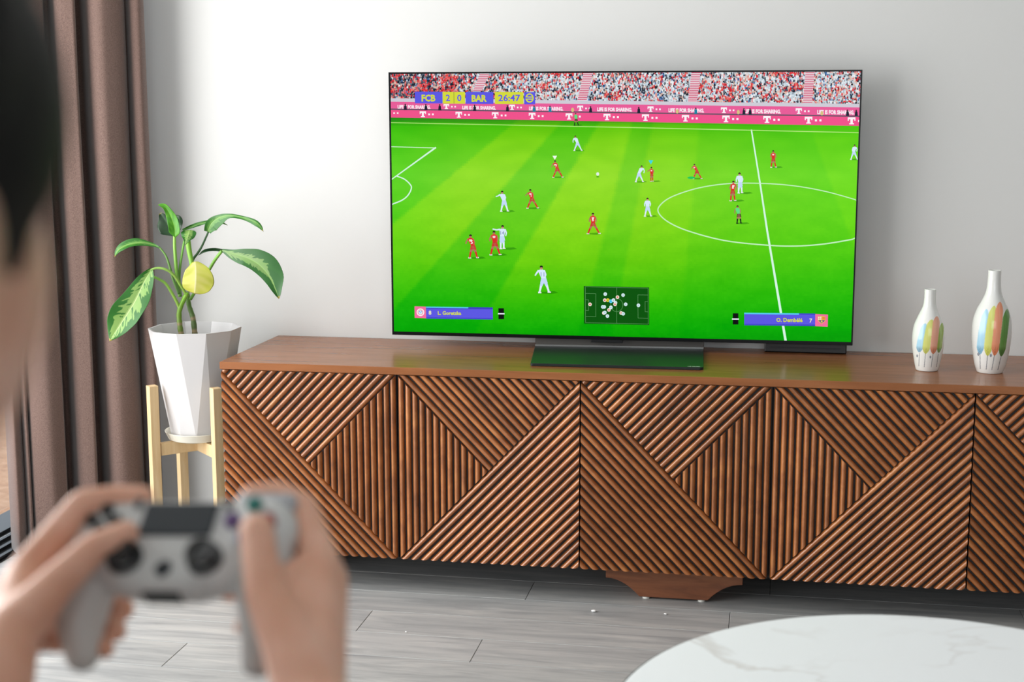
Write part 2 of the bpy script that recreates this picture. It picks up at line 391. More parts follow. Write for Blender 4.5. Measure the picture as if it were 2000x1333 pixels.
# stand seats + crowd
layer(1)
for x in np.arange(768, 1694, 9.0):
    srect(x, 138, x+9, 204+(x-772)*.0125, lerp((150, 160, 175), (196, 212, 222), min(1, max(0, (x-800)/350))), 0)
layer()
aisles = [(955, 140, 938, 180), (1156, 140, 1142, 200), (1366, 140, 1358, 204), (1588, 140, 1582, 208)]
def in_aisle(x, y):
    for xa, ya, xb, yb in aisles:
        if abs(x-(xa+(xb-xa)*(y-ya)/(yb-ya))) < 9: return True
    return False
CR = [(228, 62, 66), (214, 40, 50), (238, 110, 104), (36, 52, 76), (26, 34, 48), (214, 228, 238), (236, 238, 240), (190, 205, 216), (60, 110, 170), (224, 186, 170), (90, 96, 110)]
y = 141.0
while y < 206:
    x = 770.0+rnd.random()*3
    while x < 1690:
        yy = y+rnd.uniform(-1.4, 1.4)
        if yy < 195+(x-772)*.0125 and not in_aisle(x, yy):
            clump = noise.noise(Vector((x*.022, yy*.06, 9)))
            left = max(0, 1-(x-770)/260)
            p = rnd.random(); red = .16+.75*max(0, clump)+.2*left
            if p < red: c = CR[rnd.choice((0, 0, 1, 1, 2))]
            elif p < red+.24+.25*left: c = CR[rnd.choice((3, 4, 4, 10))]
            elif p < red+.28+.25*left: c = CR[8]
            elif p < red+.38+.25*left: c = CR[9]
            else: c = CR[rnd.choice((5, 6, 7))]
            s = rnd.uniform(1.3, 2.4); h = rnd.uniform(1.6, 3.2)
            spoly([(x-s*.6, yy-h), (x+s*.7, yy-h*.8), (x+s, yy+h*.9), (x-s, yy+h)], c)
            if rnd.random() < .45: sdisc(x, yy-h, s*.62, s*.62, rnd.choice(((228, 190, 170), (40, 34, 36), (60, 44, 40))), 6)
        x += rnd.uniform(2.6, 4.4)
    y += 3.2
layer()
for xa, ya, xb, yb in aisles:
    for k in range(int((yb-ya)/3.4)):
        yy = ya+k*3.4; t = (yy-ya)/(yb-ya); xx = xa+(xb-xa)*t
        srect(xx-9, yy, xx+9, yy+1.9, (232, 214, 220)); srect(xx-9, yy+1.9, xx+9, yy+3.4, (206, 70, 110))
# boards
layer()
sl = .0131
PK = (232, 92, 152); PK2 = (240, 82, 140)
spoly([(768, 191), (1694, 203), (1694, 212), (768, 199)], (206, 204, 214))
layer()
spoly([(768, 197.5), (1694, 210), (1694, 226), (768, 211)], PK)
spoly([(768, 211), (1694, 226), (1694, 228.5), (768, 213.5)], (96, 84, 100))
spoly([(768, 213.5), (1694, 228.5), (1694, 246), (768, 228.5)], PK2)
layer()
def tee(x, y, h, col=(250, 244, 248)):   # bold serif T
    srect(x-h*.55, y-h, x+h*.55, y-h*.72, col); srect(x-h*.55, y-h, x-h*.40, y-h*.5, col); srect(x+h*.40, y-h, x+h*.55, y-h*.5, col)
    srect(x-h*.17, y-h, x+h*.17, y, col); srect(x-h*.34, y-h*.16, x+h*.34, y, col)
    for k in (1.0, 1.65): srect(x+h*k-h*.15+1, y-h*.62, x+h*k+h*.15+1, y-h*.32, col)
for x in (784, 910, 1040, 1173, 1312, 1460, 1602):
    s = (x-772)*.0145; stext('LIFE IS FOR SHARING.', x, 210.5+s, 6.2+s*.09, (250, 238, 244), bold=.05, wid=64+s*.7, slope=.013)
for x in (879, 1007, 1140, 1277, 1420, 1566): tee(x, 210.5+(x-772)*.0152, 9.6+(x-772)*.0018)
for x in (833, 903, 974, 1046, 1118, 1192, 1267, 1345, 1424, 1504, 1585, 1669): tee(x, 226.5+(x-772)*.0182, 11+(x-772)*.003)
for k in (777, 784): srect(k-1.5, 218.5, k+1.5, 221.5, (250, 244, 248))
layer()
for x, c in ((799, 0), (839, 0), (866, 0), (934, 0), (998, 0), (1050, 1), (1081, 1), (1160, 0), (1254, 0), (1365, 1), (1459, 0), (1471, 0), (1661, 0), (1678, 0)):
    yb = 213.5+(x-772)*.0145
    c2 = ((30, 34, 52), (30, 130, 160))[c]
    spoly([(x-3, yb), (x-2.2, yb-8), (x, yb-10), (x+2.4, yb-8), (x+3.2, yb)], c2); sdisc(x, yb-10.5, 1.6, 1.8, (60, 46, 46), 8)
for x in (1125, 1329, 1448, 1611): sdisc(x, 209+(x-772)*.0145, 3, 4.5, (214, 196, 130), 8)
# pitch lines
layer()
WH = (196, 240, 190); WH2 = (214, 246, 226)
sline([(770, 238.3), (1000, 243.3), (1240, 248.5), (1690, 259)], 1.5, 1.8, (178, 232, 120))
sline([(1473.5, 253), (1490, 356), (1504, 450), (1519, 540), (1539.5, 667)], 2.6, 5.0, WH2)
sline([(770, 285), (857, 287.5)], 1.6, 2.0, WH); sline([(857.5, 286.5), (770, 348)], 3.2, 3.0, WH2)
sline([p[:2] for p in catmull([(780, 342), (795, 348), (806, 358), (808.5, 366), (802, 379), (790, 389), (770, 397)], 5)], 2.2, 2.4, WH2)
cc = [(1690, 393), (1676, 389), (1620, 373.5), (1560, 362.5), (1500, 357.5), (1430, 357.5), (1370, 366), (1320, 382), (1296, 398), (1291, 413), (1310, 432), (1350, 450), (1420, 468.5), (1500, 477.5), (1560, 479.5), (1620, 475), (1690, 463)]
sline([p[:2] for p in catmull(cc, 6)], 1.8, 2.6, WH)
# shadows then players
def player(x, top, h, team, lean=0.0, stride=.25, arm=0.0, num=None, face=1, hair=(30, 24, 24)):
    shirt, shorts, sock, skin = {'w': ((216, 234, 252), (196, 218, 248), (226, 238, 252), (190, 140, 115)), 'r': ((222, 44, 44), (206, 28, 34), (214, 40, 44), (176, 116, 92)),
        'g': ((92, 226, 130), (18, 26, 30), (16, 24, 26), (170, 120, 95))}[team]
    hip = (x+lean*h*.28, top+h*.50); sh = (x, top+h*.18); fl = (hip[0]-stride*h*.5, top+h); fr = (hip[0]+stride*h*.6, top+h*.985)
    layer(); 
    spoly([(fl[0], fl[1]-1.2), (fl[0]+h*.55, fl[1]-h*.06), (fl[0]+h*.7, fl[1]+h*.01), (fl[0]+h*.4, fl[1]+h*.05), (fl[0]-1, fl[1]+1)], lerp(grass(x, top+h), (10, 90, 0), .38))
    layer()
    kn = lambda f, s: (hip[0]+(f[0]-hip[0])*.45+s*h*.03, hip[1]+(f[1]-hip[1])*.5)
    for f, s in ((fl, -1), (fr, 1)):
        k = kn(f, s); sline([hip, k], h*.13, h*.10, skin if team != 'w' else shorts); sline([k, f], h*.085, h*.06, sock)
        spoly([(f[0]-h*.05, f[1]-h*.035), (f[0]+h*.07, f[1]-h*.02), (f[0]+h*.07, f[1]+h*.02), (f[0]-h*.05, f[1]+h*.02)], (240, 240, 240) if team != 'g' else (20, 20, 20))
    spoly([(hip[0]-h*.085, hip[1]-h*.05), (hip[0]+h*.09, hip[1]-h*.05), (hip[0]+h*.12+stride*h*.1, hip[1]+h*.16), (hip[0]+h*.01, hip[1]+h*.12), (hip[0]-h*.10-stride*h*.1, hip[1]+h*.16)], shorts)
    layer()
    a = arm
    sline([(sh[0]-h*.10, sh[1]), (sh[0]-h*(.16+.10*a), sh[1]+h*(.16-.14*a)), (sh[0]-h*(.15+.27*a), sh[1]+h*(.28-.30*a))], h*.07, h*.045, shirt if team == 'w' else skin)
    sline([(sh[0]+h*.10, sh[1]), (sh[0]+h*.16, sh[1]+h*.15), (sh[0]+h*.13, sh[1]+h*.28)], h*.07, h*.045, shirt if team == 'w' else skin)
    spoly([(sh[0]-h*.05, sh[1]-h*.035), (sh[0]+h*.05, sh[1]-h*.035), (sh[0]+h*.13, sh[1]+h*.01), (hip[0]+h*.09, hip[1]-h*.03), (hip[0]-h*.085, hip[1]-h*.03), (sh[0]-h*.13, sh[1]+h*.01)], shirt)
    if team == 'r': 
        layer(); spoly([(sh[0]-h*.06, sh[1]+h*.03), (sh[0]+h*.06, sh[1]+h*.03), (sh[0]+h*.05, sh[1]+h*.12), (sh[0]-h*.05, sh[1]+h*.12)], (246, 214, 214))
    layer()
    if num: stext(num, (sh[0]+hip[0])/2, sh[1]+h*.22, h*.15, (250, 240, 240) if team == 'r' else (150, 164, 196), bold=.02, anchor='c')
    sdisc(x, top+h*.085, h*.055, h*.07, skin, 10); layer(); spoly([(x-h*.06, top+h*.08), (x-h*.05, top+h*.015), (x, top-h*.005), (x+h*.055, top+h*.02), (x+h*.06, top+h*.08), (x, top+h*.06)], hair)
    layer(20)
layer(20)
for a in ((1130, 264, 29, 'w', .5, .45), (986, 371, 40, 'w', .3, .3, .6), (986, 438, 46, 'w', -.1, .12, 1.0, '14'), (1061, 517, 53, 'w', .3, .32, .3, '11'), (1259, 322, 32, 'w', -.6, .4), (1270, 385, 36, 'w', 0, .3),
          (1450, 336, 40, 'w', .1, .15), (1675, 282, 29, 'w', -.2, .4), (1090, 312, 33, 'r', .45, .5, .2, '7'), (1041, 368, 37, 'r', .3, .5, .4, '1'), (923, 456, 46, 'r', .35, .3, .2, '5'), (969, 449, 47, 'r', .1, .35, .1),
          (1163, 414, 41, 'r', 0, .5, .1, '6'), (1278, 325, 28, 'r', .05, .12, .5), (1362, 319, 29, 'r', .6, .5, .2), (1438, 352, 39, 'r', -.15, .2, .1, '8'), (1516, 293, 33, 'r', 0, .25), (1446, 400, 35, 'g', .25, .2), (1131, 220, 24, 'g', .1, .3)): player(*a)
layer(40)
for p in ((1086, 303, (240, 250, 236)), (1273.5, 312, (60, 214, 232))): spoly([(p[0]-1, p[1]), (p[0]+8, p[1]), (p[0]+3.5, p[1]+8)], p[2])
sdisc(1356, 346, 8, 2.4, (30, 200, 90)); sdisc(1173, 344, 3, 1, (60, 150, 20)); sdisc(1173, 338.5, 3, 3.4, (226, 240, 232))
# scoreboard
PU, YE, DPU = (92, 88, 226), (212, 218, 60), (60, 62, 190)
def bar(x0, y0, x1, y1, c, s=.012): spoly([(x0, y0), (x1, y0+s*(x1-x0)), (x1, y1+s*(x1-x0)), (x0, y1)], c)
layer(42)
bar(818, 178.5, 872, 201, PU, .006); bar(872, 179, 915.8, 201.5, YE, .006); bar(917, 179.2, 971, 202, PU, .006); bar(974, 179.2, 1029.5, 202.3, YE, .006); bar(1031, 179.8, 1052.5, 203.2, PU, .006)
layer(); bar(893.6, 179, 894.8, 201.6, (150, 150, 60)); 
stext('FCB', 831, 196.8, 12.2, YE, .04, wid=27); stext('2', 882.5, 196.4, 12.2, PU, .02, anchor='c'); stext('0', 904.5, 196.6, 12.2, PU, .02, anchor='c')
stext('BAR', 928.5, 197.4, 12.2, YE, .04, wid=29.5); stext('26:47', 980.5, 196.8, 12.2, PU, .02, wid=43)
sdisc(1041.5, 191, 8, 9, YE, 24); layer(); sdisc(1041.5, 191, 5.6, 6.6, PU, 24); layer(); bar(1034.5, 188, 1048, 190, YE); bar(1034.5, 192, 1048, 194, YE); layer(); bar(1033, 189.8, 1038, 192.2, PU); 
# name plates
layer(42)
bar(834, 600.5, 965, 620.5, PU, .014); bar(834, 617.8, 965, 620.8, DPU, .014); spoly([(811.5, 596.5), (833.6, 597), (834, 620), (811.5, 619)], (244, 110, 160)); bar(834, 597, 965, 600.6, DPU, .014)
layer(); bar(834, 597, 917, 599.4, (90, 200, 240), .014)
stext('8', 839, 612.6, 7.6, (232, 232, 190), .03); stext('L. Goretzka', 857, 613.0, 7.0, YE, .035, wid=46, slope=.012)
sdisc(823, 608.2, 7.6, 7.6, (250, 236, 240), 20); layer(); sdisc(823, 608.2, 5.2, 5.2, (236, 80, 110), 18); layer(); sdisc(823, 608.2, 4.2, 4.2, (214, 236, 250), 16)
layer(); 
for i in range(3): srect(820.4+i*1.9, 606+(i % 2)*2, 822+i*1.9, 607.8+(i % 2)*2, (60, 150, 220))
layer(42); bar(976, 600.5, 987, 622, (12, 14, 16), .0); layer(); bar(975, 610, 988, 612.4, (236, 240, 250))
layer(42)
bar(1458.5, 611.8, 1598, 634, PU, .014); bar(1458.5, 631.5, 1598, 634.6, DPU, .014); spoly([(1598, 612.5), (1623, 613.8), (1622.4, 637.8), (1597.6, 636.6)], (244, 110, 160)); bar(1458.5, 609.8, 1598, 612, DPU, .014)
layer(); bar(1458.5, 609.8, 1566, 612.6, (90, 200, 240), .014)
stext('O. Dembélé', 1521.5, 627.6, 7.4, YE, .035, wid=51.5, slope=.014); stext('7', 1586.5, 629.2, 7.6, (232, 232, 190), .03)
spoly([(1603, 617.5), (1610.5, 616.5), (1618, 618), (1618, 626), (1610.5, 632.5), (1603, 626)], (230, 190, 70)); layer()
spoly([(1603.6, 618.4), (1610, 617.8), (1610, 623.6), (1603.6, 623.6)], (250, 226, 214)); srect(1606.2, 618, 1607.6, 623.6, (226, 60, 70)); srect(1603.6, 620.4, 1610, 621.6, (226, 60, 70))
for i in range(4): srect(1611+i*1.8, 618.6, 1611.9+i*1.8, 623.6, (222, 70, 60))
spoly([(1604, 625), (1617.4, 625), (1610.5, 631)], (70, 60, 150)); layer(); sdisc(1610.6, 627.4, 1.8, 1.8, (236, 214, 90), 10)
layer(42); bar(1436, 611, 1447, 633, (12, 14, 16), .0); layer(); bar(1434.6, 621, 1448, 623.4, (236, 240, 250))
# radar
layer(42)
spoly([(1144, 557), (1272, 560), (1272, 634), (1144, 631)], (10, 84, 12)); layer(); LN = (90, 150, 90)
for P in ([(1147, 558.5), (1270, 561.5), (1270, 632), (1147, 629), (1147, 558.5)], [(1147, 571.5), (1167.5, 572), (1167, 617.5), (1147, 617)], [(1147, 584), (1153, 584.2), (1153, 605), (1147, 604.8)], [(1270, 575), (1250, 574.6), (1250, 620), (1270, 620.6)], [(1270, 588), (1264, 587.8), (1264, 607.6), (1270, 608)], [(1208.5, 560), (1208, 630.5)]):
    sline(P, .8, .8, LN)
sline([(1208.4+12*cos(2*pi*k/20), 594.5+13*sin(2*pi*k/20)) for k in range(21)], .9, .9, LN)
layer()
RD = [(1186, 573, 'w'), (1221, 575, 'w'), (1185, 585, 'r'), (1191, 585, 'y'), (1197, 587, 'c'), (1210, 579, 'r'), (1202, 585, 'w'), (1206, 590, 'w'), (1205, 593, 'r'), (1226, 593, 'w'), (1156, 593, 'r'), (1184, 598, 'w'), (1181, 598, 'w'), (1197, 599, 'w'),
      (1193, 604, 'r'), (1183, 610, 'r'), (1185, 609, 'w'), (1190, 616, 'w'), (1217, 610, 'r'), (1221, 611.5, 'w'), (1251, 595, 'w')]
for x, y_, c in RD:
    layer(); sdisc(x, y_, 3.5, 3.6, {'w': (214, 238, 240), 'r': (240, 226, 214), 'y': (226, 210, 60), 'c': (90, 210, 240)}[c], 12); layer(); sdisc(x, y_, 1.5, 1.5, {'w': (170, 200, 214), 'r': (220, 90, 70), 'y': (180, 160, 30), 'c': (50, 160, 220)}[c], 8)
me = bpy.data.meshes.new('picture'); me.from_pydata(SV, [], SF); 
ca = me.color_attributes.new('paint', 'FLOAT_COLOR', 'CORNER')
tot = sum(len(f) for f in SF); arr = np.empty((tot, 4), dtype=np.float32); k = 0
cs = np.array(SC, dtype=float)/255; cs = np.clip(cs, 0, 1); cl = np.where(cs <= .04045, cs/12.92, ((cs+.055)/1.055)**2.4)
arr[:, 3] = 1
idx = np.repeat(np.arange(len(SF)), [len(f) for f in SF]); arr[:, :3] = cl[idx]
ca.data.foreach_set('color', arr.ravel()); 
M_screen = bpy.data.materials.new('lit_screen'); M_screen.use_nodes = True; N, L = M_screen.node_tree.nodes, M_screen.node_tree.links; b = N['Principled BSDF']
at_ = N.new('ShaderNodeVertexColor'); at_.layer_name = 'paint'; L.new(at_.outputs[0], b.inputs['Emission Color']); b.inputs['Emission Strength'].default_value = 1.0
b.inputs['Base Color'].default_value = (.001, .001, .001, 1); b.inputs['Roughness'].default_value = .3; b.inputs['Specular IOR Level'].default_value = .04
# faces must look towards the viewer
me.update(); fn = Vector((-sin(tyaw)*-1, -cos(tyaw), 0)); fl = [p.index for p in me.polygons if p.normal.dot(fn) < 0]
bm = bmesh.new(); bm.from_mesh(me); bm.faces.ensure_lookup_table(); bmesh.ops.reverse_faces(bm, faces=[bm.faces[i] for i in fl]); bm.to_mesh(me); bm.free()
put('screen', me, M_screen, parent=tv)
# small lettering on the stand base
c = bpy.data.curves.new('t', 'FONT'); c.body = 'LG OLED'; c.size = .0075; c.extrude = .00005; c.offset = .0002
o = bpy.data.objects.new('t', c); COL.objects.link(o); dg = bpy.context.evaluated_depsgraph_get(); me = bpy.data.meshes.new_from_object(o.evaluated_get(dg)); bpy.data.objects.remove(o)
p0 = atz(1343, 716.5, ZT+.008); dirx = (q[1]-q[0]).normalized(); diry = Vector((-dirx.y, dirx.x, 0))
for v in me.vertices: v.co = p0+dirx*v.co.x+diry*v.co.y+Vector((0, 0, .0002+v.co.z))
put('lettering', me, mat('white_print', (225, 228, 228), rough=.5), parent=tv)

# black box on the sideboard behind the television
bx = thing('set_top_box', (1.50, -.045, ZT), 'low black box standing on the sideboard behind the right end of the television', 'box')
put('case', box((1.372, -.062, ZT+.001), (1.585, -.012, ZT+.040), bev=.003), M_black, parent=bx)
put('front_strip', box((1.385, -.0632, ZT+.012), (1.57, -.0615, ZT+.016)), M_hous, parent=bx)

# ------------------------------------------------------------------ vases
M_vase = bpy.data.materials.new('glazed_white'); M_vase.use_nodes = True; N, L = M_vase.node_tree.nodes, M_vase.node_tree.links; b = N['Principled BSDF']
at_ = N.new('ShaderNodeVertexColor'); at_.layer_name = 'paint'; L.new(at_.outputs[0], b.inputs['Base Color']); b.inputs['Roughness'].default_value = .22; b.inputs['Coat Weight'].default_value = .4
def vase(base, Ht, prof, strokes, stems, label, ss):
    t = thing('vase', base, label, 'vase', 'white vases painted with coloured strokes')
    z = np.array([p[0] for p in prof])*Ht; r = np.array([p[1] for p in prof])
    ZZ = np.linspace(0, Ht, 150); P = []
    sp = catmull([(a, b_) for a, b_ in zip(z, r)], 12); sx = [p.x for p in sp]; sy = [p.y for p in sp]
    zs = list(np.linspace(0, Ht, 230)); R = [interp(q_, sx, sy) for q_ in zs]
    prof2 = [(0, 0.0)]+[(rr, zz) for rr, zz in zip(R, zs)]+[(R[-1]-.0012, Ht+.0008), (R[-1]-.0028, Ht), (R[-1]-.0032, Ht-.03), (0, Ht-.03)]
    bm = lathe(prof2, base, 360)
    me = bpy.data.meshes.new('body'); bmesh.ops.recalc_face_normals(bm, faces=bm.faces); bm.to_mesh(me); bm.free()
    ca = me.color_attributes.new('paint', 'FLOAT_COLOR', 'POINT')
    d = Vector((CAM.x-base[0], CAM.y-base[1])).normalized(); rt = Vector((-d.y, d.x))
    white = np.array((236, 236, 232.)); cols = []
    Rm = max(R)
    for v in me.vertices:
        dx, dy = v.co.x-base[0], v.co.y-base[1]; hz = (v.co.z-base[2])/Ht; c = white.copy()
        if dx*d.x+dy*d.y > -.0 and math.hypot(dx, dy) > .012:
            lat = (dx*rt.x+dy*rt.y)/Rm
            for (xt, zt, xb, zb, wd, col, dark) in [(q0, q1, q2, q3, q4*1.13, q5, q6) for q0, q1, q2, q3, q4, q5, q6 in strokes]:
                if zb-.001 <= hz <= zt+.001:
                    k = (hz-zb)/(zt-zb); xc = xb+(xt-xb)*k - .05*sin(pi*k)*(1 if xb < 0 else -.2); tt = 1-abs(2*k-1); half = wd/2*min(1, sqrt(max(0, tt*3.2)))
                    e = abs(lat-xc)
                    if e < half:
                        n_ = noise.noise(Vector((lat*14, hz*6, ss))); a = .92 if e < half*.85 else .7
                        cc_ = np.array(col, float); cc_ = cc_*(1-.25*max(0, n_))+white*.25*max(0, n_)
                        if k < .22:
                            vein = abs(((e/wd*6+k*14) % 1)-.5) < .2 or e < .02; kk = min(1, (.22-k)*9); cc_ = cc_*(1-kk)+kk*(np.array(dark, float)*.6+np.array(col, float)*.4)*(1 if not vein else .82)
                        c = c*(1-a)+cc_*a
            for (xa, za, xb_, zb_) in stems:
                if zb_ <= hz <= za:
                    k = (hz-zb_)/(za-zb_); xc = xb_+(xa-xb_)*k
                    if abs(lat-xc) < .022: c = c*.45+np.array((90, 96, 104))*.55
            for (lx, lz) in ((stems[0][2]-.13, .19), (stems[2][2]-.08, .19)):
                if ((lat-lx)/.055)**2+((hz-lz)/.018)**2 < 1: c = np.array((140, 146, 156.))
        cols.append(tuple(lin(c))+(1,))
    ca.data.foreach_set('color', np.array(cols, dtype=np.float32).ravel())
    o = put('body', me, M_vase, parent=t, smooth=50)
    return t
v1 = atz(1810, 723, ZT); v2 = atz(1932, 726, ZT)
BL, YG, OR, GR = (158, 208, 232), (214, 218, 110), (240, 150, 112), (120, 168, 70)
vase((v1.x, -.262, ZT+.0005), .2005, [(0, .0255), (.02, .0275), (.12, .0320), (.28, .0372), (.42, .0385), (.55, .0355), (.66, .0275), (.76, .0185), (.82, .0150), (.9, .0138), (1, .0138)],
     [(-.22, .60, -.52, .24, .38, BL, (120, 162, 190)), (.16, .65, -.12, .23, .42, YG, (200, 200, 90)), (.46, .685, .34, .23, .40, (236, 168, 140), (214, 110, 70)), (.80, .60, .68, .24, .26, (150, 180, 70), (96, 140, 60))],
     [(-.50, .23, -.50, .06), (-.13, .23, -.17, .06), (.33, .23, .26, .06), (.66, .23, .58, .06)], 'smaller white vase with painted pastel strokes, left of the pair on the sideboard', 1)
vase((v2.x, -.262, ZT+.0005), .250, [(0, .0300), (.02, .0325), (.10, .0385), (.25, .0445), (.40, .0468), (.52, .0445), (.62, .0370), (.70, .0270), (.78, .0190), (.85, .0162), (.93, .0152), (1, .0152)],
     [(-.30, .635, -.53, .19, .33, BL, (96, 158, 196)), (.06, .67, -.14, .185, .37, YG, (206, 206, 70)), (.33, .705, .20, .19, .36, OR, (236, 120, 70)), (.70, .635, .53, .18, .30, (92, 148, 60), (60, 110, 44))],
     [(-.52, .19, -.47, .04), (-.14, .185, -.18, .04), (.19, .19, .10, .04), (.52, .18, .40, .04)], 'taller white vase with painted pastel strokes, nearest the right edge of the photo', 2)

# ------------------------------------------------------------------ plant stand, saucer, pot, plant
PX, PY = -.152, -.24
M_pine = wood('pale_pine', ((212, 176, 126), (226, 196, 150), (236, 212, 172)), scale=(14, 14, 1.5), rough=.5, bump=.03)
st = thing('plant_stand', (PX, PY, 0), 'four-legged pale pine plant stand left of the sideboard', 'plant stand')
hl = .0125
for sx, sy in ((-1, -1), (1, -1), (-1, 1), (1, 1)):
    c = Vector((PX+sx*.090, PY+sy*.090)); e = hl*sqrt(2)
    put('leg', prism([(c.x+e, c.y, 0), (c.x, c.y+e, 0), (c.x-e, c.y, 0), (c.x, c.y-e, 0)], (0, 0, .497), bev=.001, seg=1), M_pine, parent=st)
for k in (0, 1):
    bm = box((-.112, -.009, 0), (.112, .009, .034 if k == 0 else .0335), bev=.001)
    if k == 0: pass
    for v in bm.verts: v.co = Matrix.Rotation(pi/4+k*pi/2, 3, 'Z') @ v.co + Vector((PX, PY, .303))
    put('cross_rail', bm, M_pine, parent=st)
SZ = .3375
M_pot = mat('white_plastic_pot', (216, 214, 214), rough=.45, bump=(6, .03, .01))
M_sauc = mat('cream_saucer', (226, 222, 208), rough=.5)
sc_ = put('saucer', lathe([(0, 0), (.074, 0), (.078, .003), (.088, .024), (.090, .0245), (.0905, .0235), (.081, .003), (.078, .0028), (0, .0028)][:9], (PX, PY, SZ), 72), M_sauc, smooth=40)
tag(sc_, 'round cream saucer under the white plant pot', 'saucer')
potT = thing('planter', (PX, PY, SZ+.004), 'white faceted plastic plant pot standing in a saucer', 'plant pot')
bm = bmesh.new(); NP = 10; PH = .298; zb = SZ+.0042; rb, rt_ = .073, .124
def ringp(r, z, ph): return [bm.verts.new((PX+r*cos(2*pi*(k+ph)/NP), PY+r*sin(2*pi*(k+ph)/NP), zb+z)) for k in range(NP)]
b0 = ringp(rb*.99, 0, 1); b1 = ringp(rb+.001, .006, 1); t0 = ringp(rt_, PH, .5); t1 = ringp(rt_+.001, PH+.004, .5); t2 = ringp(rt_-.004, PH+.004, .5); i0_ = ringp(.103, PH-.05, .5); i1_ = ringp(.09, PH-.051, .5)
for k in range(NP):
    j = (k+1) % NP
    bm.faces.new((b0[k], b0[j], b1[j], b1[k])); bm.faces.new((b1[k], t0[j], t0[k])); bm.faces.new((b1[k], b1[j], t0[j]))
    for a, b_ in ((t0, t1), (t1, t2), (t2, i0_), (i0_, i1_)): bm.faces.new((a[k], a[j], b_[j], b_[k]))
bm.faces.new(b0); bm.faces.new(i1_)
put('pot', bm, M_pot, parent=potT)
soil_z = zb+PH-.048
M_soil = mat('potting_soil', (58, 46, 36), rough=.95, bump=(90, 1, .01))
bm = bmesh.new(); rings = [[bm.verts.new((PX, PY, soil_z+.004))]]
for i in range(1, 12):
    rings.append([bm.verts.new((PX+.101*i/11*cos(2*pi*k/48), PY+.101*i/11*sin(2*pi*k/48), soil_z+.004*noise.noise(Vector((i*.7, k*.5, 1))))) for k in range(48)])
for k in range(48): bm.faces.new((rings[0][0], rings[1][k], rings[1][(k+1) % 48]))
for a, b_ in zip(rings[1:], rings[2:]):
    for k in range(48): bm.faces.new((a[k], a[(k+1) % 48], b_[(k+1) % 48], b_[k]))
o = put('soil', bm, M_soil, parent=potT, smooth=True); o['kind'] = 'stuff'

plant = thing('dieffenbachia', (PX, PY, soil_z), 'leafy variegated green houseplant with one yellow leaf, in the white pot', 'houseplant')
def attmat(name, rough=.42, transl=.0, coat=.0):
    m = bpy.data.materials.new(name); m.use_nodes = True; N, L = m.node_tree.nodes, m.node_tree.links; b = N['Principled BSDF']
    a = N.new('ShaderNodeVertexColor'); a.layer_name = 'paint'; L.new(a.outputs[0], b.inputs['Base Color']); b.inputs['Roughness'].default_value = rough; b.inputs['Coat Weight'].default_value = coat
    b.inputs['Coat Roughness'].default_value = .3
    return m
M_leaf = attmat('variegated_leaf')
def stemobj(name, pts, r, cols, bands_=0):
    P = catmull([at(*p) for p in pts], 6); n = len(P); R = [r[0]+(r[1]-r[0])*i/(n-1) for i in range(n)]
    if bands_: R = [x*(1+.07*sin(i*2.1)) for i, x in enumerate(R)]
    bm = tube(P, R, 10); me = bpy.data.meshes.new(name); bm.to_mesh(me); bm.free(); me.shade_smooth()
    ca = me.color_attributes.new('paint', 'FLOAT_COLOR', 'POINT'); out = []
    for i, v in enumerate(me.vertices):
        t = (i//10)/(n-1); c = lerp(cols[0], cols[1], t)
        if bands_ and t < .62 and ((i//10) % 4 == 0): c = (150, 128, 96)
        out.append(lin(c)+(1,))
    ca.data.foreach_set('color', np.array(out, dtype=np.float32).ravel()); return put(name, me, M_leaf, parent=plant)
Y0 = PY-.0
stemobj('stem', [(358, 668, PY-.03), (355, 657, PY-.03), (351, 633, PY-.03), (351, 605, PY-.03), (366, 572, PY-.03)], (.0085, .0062), ((92, 92, 50), (120, 176, 40)), 1)
stemobj('stem', [(382, 668, PY+.0), (381, 657, PY), (377, 622, PY), (369, 596, PY), (366, 570, PY)], (.0088, .0058), ((62, 68, 44), (96, 140, 50)), 1)
SG, LG_, DG = (120, 176, 66), (150, 190, 80), (48, 92, 44)
for pts, r, c in [
    ([(351, 603, -.27), (341, 582, -.28), (325, 556, -.29), (311, 546, -.295), (297, 540, -.30)], (.0045, .0035), (LG_, SG)),
    ([(366, 580, -.27), (352, 556, -.28), (338, 536, -.29), (322, 526, -.30), (306, 524, -.305), (294, 528, -.31)], (.0045, .003), ((126, 160, 60), (140, 180, 90))),
    ([(350, 575, -.26), (338, 545, -.26), (331, 520, -.26), (324, 500, -.26), (312, 484, -.26)], (.0042, .0025), ((90, 130, 60), (96, 140, 60))),
    ([(352, 580, -.25), (346, 545, -.25), (343, 510, -.25), (341, 480, -.25), (341, 455, -.25)], (.0055, .004), ((110, 160, 60), (150, 200, 90))),
    ([(352, 575, -.24), (350, 540, -.24), (354, 505, -.24), (360, 470, -.24)], (.0045, .003), ((100, 150, 60), (120, 176, 80))),
    ([(378, 545, -.25), (374, 512, -.25), (370, 492, -.25), (367, 470, -.25)], (.006, .0075), ((120, 170, 60), (136, 196, 70))),
    ([(372, 540, -.235), (376, 510, -.235), (386, 495, -.23), (395, 480, -.225), (407, 453, -.22)], (.004, .0025), (DG, (60, 100, 60))),
    ([(372, 585, -.25), (392, 552, -.26), (408, 528, -.27), (420, 508, -.28), (433, 491, -.29)], (.0045, .0042), ((110, 160, 60), (120, 176, 70)))]:
    stemobj('petiole', pts, r, c)
